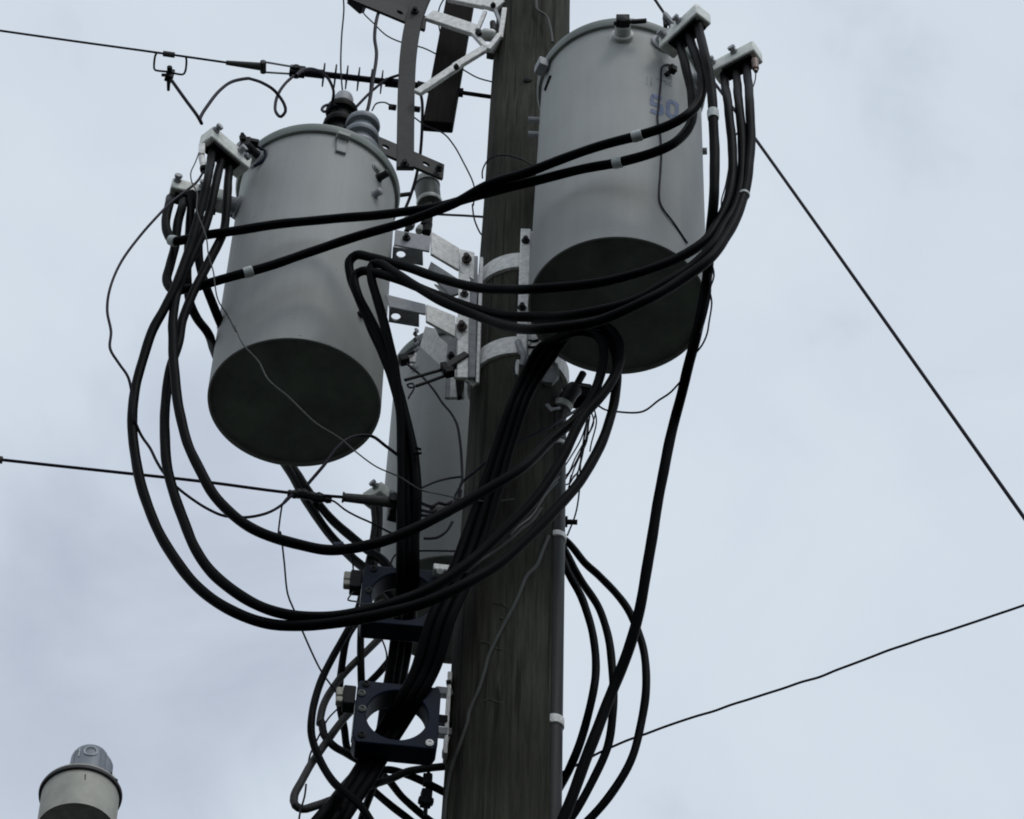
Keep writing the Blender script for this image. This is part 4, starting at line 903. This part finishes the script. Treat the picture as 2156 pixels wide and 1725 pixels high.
# ------------------------------------------------------------------ guy wire on the right
g1, g2 = at('M', 1412, 48, 4.55), at('M', 1590, 292, 4.50)
gA = at('M', 1330, -75, 4.57)
gu = solo('guy_wire', 'dark guy wire slanting down to the right edge behind the right transformer', 'wire', MB().tube(smooth([gA, g1, g2, at('M', 2156, 1090, 4.3), at('M', 2700, 1858, 4.2)], 0.1), 0.0058, 8), WIRE, origin=g1)
gg = thing('wire_grip', 'dark grip with a pierced plate on the guy wire behind the upper right bar', 'clamp', g1)
link('grip', MB().beam(at('C', 1345, 110, 4.52), at('C', 1440, 215, 4.52), 0.016, 0.035, Vector((0, 1, 0))), GALVD, gg, bevel=0.003)
link('plate', MB().beam(at('C', 1355, 190, 4.53), at('C', 1350, 120, 4.53), 0.016, 0.02, Vector((0, 1, 0))), RUST, gg, bevel=0.002)
link('rivet', MB().hexbolt(at('C', 1398, 185, 4.51), Vector((0, -1, 0)), 0.008, 0.004), PORC, gg)
wire('thin kinked wire running up to the right edge across the bowed cables', [('M', [(1160, 1640, 4.66), (1265, 1585, 4.66), (1360, 1545), (1550, 1482, 4.5), (1750, 1415), (1900, 1360, 4.3), (2050, 1311), (2156, 1275, 4.2), (2400, 1190, 4.1)])], 0.0034, kink=0.002)

# ------------------------------------------------------------------ lower left neutral line
Q0 = at('G', 1960, 1400, 4.35); QZ = Q0.z
def qz(f, x, y): return atz(f, x, y, QZ)
solo('overhead_wire', 'thin overhead conductor crossing behind the loops to the left edge', 'wire', MB().tube(smooth([atz('M', -700, 890, QZ + 0.05), qz('M', 0, 968), qz('G', 0, 1187), qz('G', 600, 1252), qz('G', 1200, 1330), qz('G', 1590, 1362)], 0.05), 0.0046, 8), WIRE, 'overhead conductors', origin=qz('G', 1590, 1362))
solo('wire_marker', 'small dark sleeve on the conductor at the left edge', 'sleeve', MB().cyl(qz('M', -12, 967), qz('M', 5, 969), 0.011, n=10), RUST)
dg = thing('dead_end_clamp', 'brown tapered dead-end grip in front of the hidden transformer', 'clamp', qz('G', 1750, 1380), 'dead-end grips')
link('grip', MB().cyl(qz('G', 1590, 1363), qz('G', 1950, 1400), 0.013, 0.017, n=12).cyl(qz('G', 1582, 1362), qz('G', 1597, 1364), 0.016, n=10), RUST, dg)
link('yoke', MB().cyl(qz('G', 1950, 1355), qz('G', 1955, 1445), 0.016, n=8), BOLT, dg)
link('shackle', MB().box(qz('G', 1945, 1470), Vector((1, .3, 0)), Vector((-.3, 1, 0)), Z, (0.03, 0.03, 0.05)).cyl(qz('G', 1945, 1480), qz('G', 1955, 1530), 0.009, n=6), BOLT, dg, bevel=0.003)
cs = thing('splice_connector', 'lumpy dark splice connector where wires join below the left transformer', 'connector', qz('G', 1320, 1345))
for x, y, L_, r in ((1230, 1340, 70, 0.013), (1290, 1338, 60, 0.016), (1345, 1352, 60, 0.014), (1400, 1365, 70, 0.017), (1450, 1370, 40, 0.013)):
    link('compression_sleeve', MB().lathe(qz('G', x - L_ / 2, y - 3), qz('G', x + L_ / 2, y + 3) - qz('G', x - L_ / 2, y - 3), [(r * 0.7, 0), (r, 0.005), (r * 0.85, 0.012), (r * 1.05, 0.02), (r * 0.8, 0.032)], 9), BOLT, cs)
link('bolt', MB().hexbolt(qz('G', 1405, 1400), Vector((0, -0.6, -0.8)).normalized(), 0.01, 0.012), BOLT, cs)
yq = lambda f, x, y: qz(f, x, y).y
cable('dark wire hanging in a long arc from the left bar splice to the lower conductor', [
    ('D', [(820, 430, LB1[1].y), (760, 530), (560, 690), (450, 800, 4.15), (300, 970), (150, 1180), (62, 1400, 4.1), (45, 1560), (75, 1725)]),
    ('M', [(232, 735, 4.1), (250, 765), (270, 795, 4.12), (279, 840), (284, 885, 4.17), (298, 918, 4.2)]),
    ('G', [(220, 1010, 4.21), (270, 1110), (320, 1190), (400, 1280, 4.2), (520, 1375), (640, 1450, 4.2), (750, 1495), (900, 1505, 4.2), (1050, 1475), (1150, 1420), (1230, 1345, 4.22)])],
    r=0.0042, m=WIRE, name='jumper_wire', cat='wire', group='jumper wires', n=8)
wire('thin wire hugging the left transformer then crossing its dark underside to the pole', [
    ('D', [(775, 300, 4.15), (745, 380), (710, 460, 4.15), (720, 540), (760, 620), (758, 760, 4.15), (810, 900), (838, 1000, 4.16), (850, 1110), (890, 1250, 4.18), (902, 1350), (930, 1480, 4.2), (1000, 1590), (1070, 1725, 4.25)]),
    ('G', [(820, 150, 4.27), (880, 280), (990, 400, 4.26), (1060, 530), (1200, 650, 4.24), (1400, 840), (1560, 940, 4.22), (1690, 1050), (1830, 1150, 4.22), (1990, 1220)]),
    ('F', [(640, 1360, 4.26), (800, 1400), (1000, 1440, 4.4), (1200, 1458), (1400, 1440, 4.47)])], 0.0022, COPPER)
cable('dark wire rising from the splice under the left tank to the hanging bundle', [('G', [(1330, 1280, 4.22), (1450, 1140), (1560, 1000, 4.22), (1660, 935), (1790, 930, 4.25), (1890, 1000), (1990, 1075, 4.3)])], r=0.005, m=WIRE, name='jumper_wire', cat='wire', group='jumper wires', n=8)
wire('thin wire dropping from the splice past the big loops to the lower square unit', [
    ('G', [(1215, 1345, 4.22), (1165, 1400), (1150, 1460), (1130, 1640, 4.3)]), ('M', [(590, 1120), (598, 1180, 4.35)]), ('I', [(0, 690), (50, 815), (120, 990, 4.45), (260, 1290), (350, 1420, 4.6), (420, 1520)])], 0.0028)
wire('thin wire sagging from the splice past the brown grip to the hidden transformer', [('G', [(1470, 1370, 4.22), (1530, 1395), (1600, 1450), (1680, 1495, 4.3), (1780, 1540), (1950, 1625, 4.4), (2050, 1660)])], 0.003)

# ------------------------------------------------------------------ strain clamp and wires in front of the hidden tank
sc_ = thing('strain_clamp', 'dark bolted strain clamp with two rods left of the pole below the mount', 'clamp', at('F', 870, 410, 4.5))
link('body', MB().beam(at('F', 830, 420, 4.5), at('F', 1020, 300, 4.5), 0.03, 0.024), RUST, sc_, bevel=0.003)
link('nut', MB().box(at('F', 845, 405, 4.49), Vector((1, 0, .4)), Vector((0, 1, 0)), Vector((-.4, 0, 1)), (0.02, 0.03, 0.04)), BOLT, sc_, bevel=0.003)
link('nut', MB().box(at('F', 880, 430, 4.49), Vector((1, 0, .4)), Vector((0, 1, 0)), Vector((-.4, 0, 1)), (0.03, 0.03, 0.025)), BOLT, sc_, bevel=0.003)
link('rod', MB().cyl(at('F', 840, 405, 4.5), at('F', 530, 492, 4.44), 0.0055, n=8), BOLT, sc_)
link('rod', MB().cyl(at('F', 870, 450, 4.5), at('F', 620, 540, 4.46), 0.0055, n=8), BOLT, sc_)
link('wire_coil', MB().tube(smooth([at('F', 620, 540, 4.46), at('F', 570, 555, 4.46), at('F', 545, 530, 4.46), at('F', 590, 520, 4.455), at('F', 600, 560, 4.45), at('F', 570, 610, 4.45), at('F', 555, 640, 4.45)]), 0.003, 6), WIRE, sc_)
fh = thing('tank_fitting', 'dark jointed fitting at the upper left of the hidden transformer', 'fitting', at('F', 560, 280, 4.6))
link('arm', MB().cyl(at('F', 500, 305, 4.6), at('F', 600, 265, 4.62), 0.006, n=8).box(at('F', 520, 330, 4.6), Vector((1, 0, .4)), Vector((0, 1, 0)), Vector((-.4, 0, 1)), (0.03, 0.03, 0.03)), BOLT, fh, bevel=0.002)
link('plate', MB().beam(at('F', 585, 280, 4.63), at('F', 575, 355, 4.63), 0.03, 0.01, Vector((0, 1, 0))), GALV, fh, bevel=0.003)
pts = [at('F', 615 + 12 * math.sin(k * 1.6), 90 + k * 12, 4.66 + 0.012 * math.cos(k * 1.6)) for k in range(16)]
link('wire_wrap', MB().tube(smooth(pts), 0.006, 6), GALVD, fh)
wire('thin dark wire running down the face of the hidden transformer beside the pole', [('F', [(545, 365, 4.58), (680, 480), (770, 590), (830, 680, 4.5), (890, 750), (940, 840, 4.5), (968, 1000), (982, 1200, 4.5), (980, 1310), (945, 1380), (925, 1420), (935, 1490, 4.46), (960, 1440), (975, 1370)])], 0.0042)
wire('dark wire from the pole bundle curling to the hidden transformer', [('F', [(1190, 1130, 4.46), (1080, 1225), (980, 1310, 4.47), (960, 1400), (940, 1480, 4.46)])], 0.0042)
wire('thin wire bowed across the hidden transformer below its middle', [('F', [(978, 1262, 4.5), (880, 1275), (780, 1300), (650, 1355, 4.36)])], 0.0034)
wire('short wire from the weatherhead box slanting across the pole front', [('F', [(1910, 720, 4.6), (1800, 790, 4.52), (1670, 870, 4.48), (1500, 950, 4.46), (1390, 1000, 4.45), (1300, 1020, 4.46)])], 0.0045)
wire('wire arc hanging under the inner loop in front of the hidden transformer', [('I', [(1310, 110, 4.4), (1260, 190), (1180, 240), (1080, 245, 4.4)])], 0.0042)
wire('straight wire crossing the foot of the hidden transformer', [('I', [(820, 440, 4.5), (850, 380), (920, 352), (1080, 343, 4.5), (1300, 345), (1440, 348, 4.5)])], 0.003)
for i, (ys, lab) in enumerate(((1475, 'upper'), (1530, 'middle'), (1570, 'lower'))):
    solo('wire_tail', f'{lab} coiled wire tail between the hanging bundle and the pole', 'wire', MB().tube(smooth([at('F', 660, ys, 4.36), at('F', 740, ys + 25 - 10 * i, 4.4), at('F', 800, ys - 5, 4.42), at('F', 850, ys + 10, 4.43), at('F', 900, ys - 15, 4.44)]), 0.005, 6), WIRE, 'wire tails by the pole')
solo('wire_nut', 'small pale wire nut among coiled tails beside the pole', 'connector', MB().lathe(at('F', 850, 1530, 4.41), Vector((1, 0, 0.3)), [(0.006, 0), (0.011, 0.004), (0.009, 0.02)], 10).box(at('F', 790, 1550, 4.42), Vector((1, 0, 0.1)), Vector((0, 1, 0)), Z, (0.05, 0.02, 0.03)), RUST)
# bundle tie stubs
for x, y, lab in ((640, 1050, 'tied twist of wire at the waist of the hanging cable bundle'),):
    solo('wire_tie', lab, 'wire tie', MB().cyl(at('F', 590, 1080, 4.27), at('F', 660, 1075, 4.27), 0.004, n=6).cyl(at('F', 610, 1030, 4.27), at('F', 655, 1045, 4.27), 0.004, n=6), BLACK)
solo('wrap_band', 'short dark wrap on the big inner loop near its bottom', 'wrap', MB().tube(smooth(route([('I', [(365, 320, 4.085), (405, 320, 4.085), (445, 316, 4.085)])])), 0.0165, 12), NAVY)

# ------------------------------------------------------------------ fine wires right of the pole
pts = [TR.hit('C', x, y, 0.004)[0] for x, y in ((1415, 470), (1370, 458), (1332, 475), (1322, 580), (1305, 760), (1298, 850), (1318, 960), (1325, 1100), (1320, 1200), (1315, 1430), (1345, 1490), (1400, 1560), (1510, 1722))]
solo('thin_wire', 'thin black wire hanging down the face of the right transformer past the blue number', 'wire', MB().tube(smooth(pts), 0.0032, 6), WIRE, 'thin wires', origin=pts[0])
wire('thin wire twisted along the right edge of the right transformer underside', [('H', [(1620, 470, 3.9), (1640, 580, 3.92), (1608, 690), (1622, 790, 3.96), (1600, 950), (1585, 1040, 4.0), (1545, 1130), (1485, 1205, 4.08)])], 0.0028)
wire('second thin wire crossing the twisted one at the right transformer edge', [('H', [(1605, 560, 3.92), (1612, 700, 3.95), (1590, 830), (1560, 950, 4.0), (1530, 1040)])], 0.0026)
wire('thin wire level then rising to the long right cable', [('H', [(640, 1570, 4.6), (700, 1600, 4.55), (775, 1645), (860, 1660), (1070, 1660, 4.4), (1200, 1570), (1290, 1510), (1370, 1425, 4.2)])], 0.0032)
wire('tiny drop wire from the copper lug at the far right bar', [('C', [(1992, 500, RB2[1].y), (1990, 560), (1965, 640, RB2[1].y)])], 0.0022)
wire('tiny stray wire loop between the right bar cables', [('C', [(1870, 930, 3.83), (1845, 970), (1780, 1310, 3.86), (1750, 1420), (1750, 1500, 3.88)])], 0.0022)
TW = ['outermost', 'second', 'third', 'innermost']
for lab, spec in zip(TW, ([('F', [(2030, 705, 4.6), (2052, 820), (2010, 1000, 4.62), (2000, 1060)])],
        [('F', [(2010, 740, 4.6), (2030, 830), (1970, 960), (1890, 1140, 4.64), (1775, 1330, 4.66)])],
        [('F', [(1985, 790, 4.6), (1930, 960), (1850, 1100, 4.64), (1770, 1225, 4.67)])],
        [('F', [(2000, 780, 4.62), (1960, 1000), (1900, 1230), (1850, 1290, 4.66), (1830, 1350)])])):
    wire(f'{lab} of the fine wires fanned between the arching cables and the conduit', spec, 0.0024, group='fine wires by the conduit')
for lab, spec in (('looping pale', [(2045, 760, 4.61), (2000, 900), (1940, 1010, 4.63), (1880, 1120), (1830, 1230, 4.65), (1770, 1290, 4.67)]),
                  ('doubled back', [(1990, 830, 4.62), (1975, 980), (1905, 1130, 4.63), (1870, 1210), (1835, 1320, 4.64), (1850, 1250)]),
                  ('short curled', [(1905, 1230, 4.63), (1870, 1260), (1845, 1310, 4.64), (1780, 1335, 4.66)]),
                  ('steepest straight', [(1975, 810, 4.63), (1950, 960), (1930, 1110, 4.64), (1895, 1270, 4.65)])):
    wire(f'{lab} fine wire in the tangle between arching cables and conduit', [('F', spec)], 0.0023, group='fine wires by the conduit')
for lab, spec in (('upper', [(1760, 1260, 4.42), (1690, 1330), (1600, 1420, 4.3), (1500, 1500), (1400, 1600, 4.2)]), ('lower', [(1745, 1300, 4.42), (1650, 1400), (1600, 1480, 4.3), (1530, 1580), (1430, 1660, 4.2), (1370, 1725)])):
    wire(f'{lab} pale fine wire trailing across the pole along the big loops', [('F', spec)], 0.0025, COPPER, group='fine wires by the conduit')
wire('long fine wire hanging past the through bolt right of the pole', [('F', [(1985, 800, 4.66), (1930, 1100), (1915, 1380), (1885, 1560), (1820, 1730, 4.68)])], 0.0026, group='fine wires by the conduit')
pts = [PT.hit('I', x, y, 0.007)[0] for x, y in ((2075, 225), (2020, 360), (1980, 460), (1900, 545), (1860, 640), (1815, 750), (1720, 930), (1640, 1090), (1595, 1190), (1570, 1290), (1520, 1450), (1440, 1640))] + [PT.hit('J', x, y, 0.007)[0] for x, y in ((1930, 760), (1850, 1000), (1765, 1250), (1720, 1500), (1700, 1760))]
solo('ground_wire', 'weathered grey ground wire snaking down the front of the lower pole', 'wire', MB().tube(smooth(pts), 0.0052, 8), COPPER, origin=pts[0])
wire('pale thin wire lying along the lower big loop on the pole', [('I', [(2020, 0, 4.2), (1940, 110), (1870, 160), (1790, 235, 4.16), (1650, 345), (1540, 420, 4.15), (1420, 510)])], 0.0038, COPPER)
wire('thin wire zigzag at the terminal of the upper square unit', [('I', [(545, 640, 4.5), (480, 735), (540, 745), (600, 768, 4.45), (700, 755), (760, 730, 4.45)])], 0.0026, COPPER)
wire('thin wire hanging to the terminal of the upper square unit', [('I', [(490, 355, 4.5), (515, 430), (522, 520, 4.55)])], 0.0026)
wire('thin wire between the two square units near the bundle', [('I', [(740, 1030, 4.6), (770, 1100), (788, 1190), (760, 1290, 4.7)])], 0.0026)
wire('thin wire slanting down from the lower unit terminal behind the loops', [('J', [(655, 640, 4.6), (560, 740), (460, 930, 4.56), (385, 1090), (365, 1190, 4.55)])], 0.0026)
wire('thin wire falling past the hairpin cable to the bottom edge', [('J', [(345, 1380, 4.42), (330, 1500), (290, 1640), (270, 1760, 4.42)])], 0.0026)

# ------------------------------------------------------------------ street lamp, lower left corner
AXL = Vector((-0.10, 0.16, 1)).normalized()
LC = at('L', 853, 1268, 3.5)
lamp = thing('street_lamp', 'grey bucket street lamp with a photocell on top at the lower left', 'street lamp', LC - AXL * 0.12)
u_, v_, _ = basis(AXL, Vector((0, 1, 0)))
R0 = 0.0775
_far = (LC - EYE); _far = (_far - AXL * _far.dot(AXL)).normalized() - RT * 0.75
LA = math.atan2(_far.dot(v_), _far.dot(u_))
link('hood', MB().lathe(LC, AXL, [(R0 * 0.955, -0.095), (R0 * 0.99, -0.097), (R0 * 0.99, -0.05), (R0 * 0.99, 0.0), (R0 * 0.95, 0.001), (R0 * 0.95, -0.05)][:4], 64), LAMPG, lamp)
link('hood_lining', MB().lathe(LC, AXL, [(R0 * 0.955, -0.095), (R0 * 0.95, -0.05), (R0 * 0.9, -0.02), (0.03, -0.012), (0.002, -0.012)], 64), GALV, lamp)
link('rim', MB().lathe(LC, AXL, [(R0 * 0.99, -0.004), (R0 * 1.06, -0.002), (R0 * 1.07, 0.004), (R0 * 1.03, 0.008)], 64), GASKET, lamp)
link('cap', MB().lathe(LC, AXL, [(R0 * 1.03, 0.008), (R0 * 1.03, 0.011), (R0 * 0.9, 0.017), (R0 * 0.55, 0.022), (0.002, 0.022)], 64), LAMPG, lamp)
PC = LC + AXL * 0.02 + RT * 0.010
pc = link('photocell', MB().lathe(PC, AXL, [(0.043, 0), (0.044, 0.004), (0.0425, 0.012), (0.0385, 0.085), (0.034, 0.096), (0.026, 0.102), (0.002, 0.104)], 40), PCELL, lamp)
# raised panel with the round window and the moulded 10
fdir = (EYE - PC); fdir = (fdir - AXL * fdir.dot(AXL)).normalized(); sdir = AXL.cross(fdir)
def onpc(a, z, off): 
    r = 0.0425 - (z - 0.012) * 0.004 / 0.073 + off
    return PC + AXL * z + (fdir * math.cos(a) + sdir * math.sin(a)) * r
link('window_ring', MB().tube([onpc(-0.02 + 0.32 * math.cos(t * math.pi / 10), 0.070 + 0.0125 * math.sin(t * math.pi / 10), 0.0008) for t in range(21)], 0.0018, 6), MARK, pc)
link('moulded_stroke', MB().tube([onpc(-0.62, 0.058 + 0.005 * k, 0.0006) for k in range(6)], 0.0014, 6).tube([onpc(-0.62, 0.083, 0.0006), onpc(-0.74, 0.077, 0.0006)], 0.0012, 6), MARK, pc)
for a in (0.55, 0.9, 1.2, -0.95): link('fin', MB().tube([onpc(a, 0.01 + 0.015 * k, 0.0002) for k in range(6)], 0.0014, 6), PCELL, pc)
link('shoulder', MB().lathe(PC + sdir * 0.022, AXL, [(0.026, 0.0), (0.026, 0.07), (0.022, 0.082), (0.004, 0.086)], 28), PCELL, pc)
link('latch', MB().beam(at('L', 1150, 1050, 3.47), at('L', 1240, 1105, 3.47), 0.006, 0.006).cyl(at('L', 1140, 1030, 3.47), at('L', 1190, 1025, 3.47), 0.003, n=6), BOLT, lamp)
link('hinge_tab', MB().beam(at('L', 1165, 1045, 3.48), at('L', 1205, 1090, 3.48), 0.012, 0.01), PORC, lamp, bevel=0.002)
link('seam', MB().beam(at('L', 905, 1030, 3.40), at('L', 903, 1090, 3.41), 0.0015, 0.003, Vector((0, 1, 0))), RUST, lamp)
link('bulb', MB().lathe(LC, AXL, [(0.014, -0.014), (0.016, -0.05), (0.026, -0.075), (0.027, -0.095), (0.018, -0.115), (0.004, -0.12)], 28), GLASS, lamp)
armp = smooth([LC - AXL * 0.05 + Vector((0.06, 0.045, 0)), LC + Vector((0.2, 0.2, -0.22)), LC + Vector((0.5, 0.6, -0.5)), Vector((PX0 - 0.13, PY0 - 0.05, LC.z - 0.75))], 0.05)
link('arm', MB().tube(armp, 0.018, 14), GALVD, lamp)
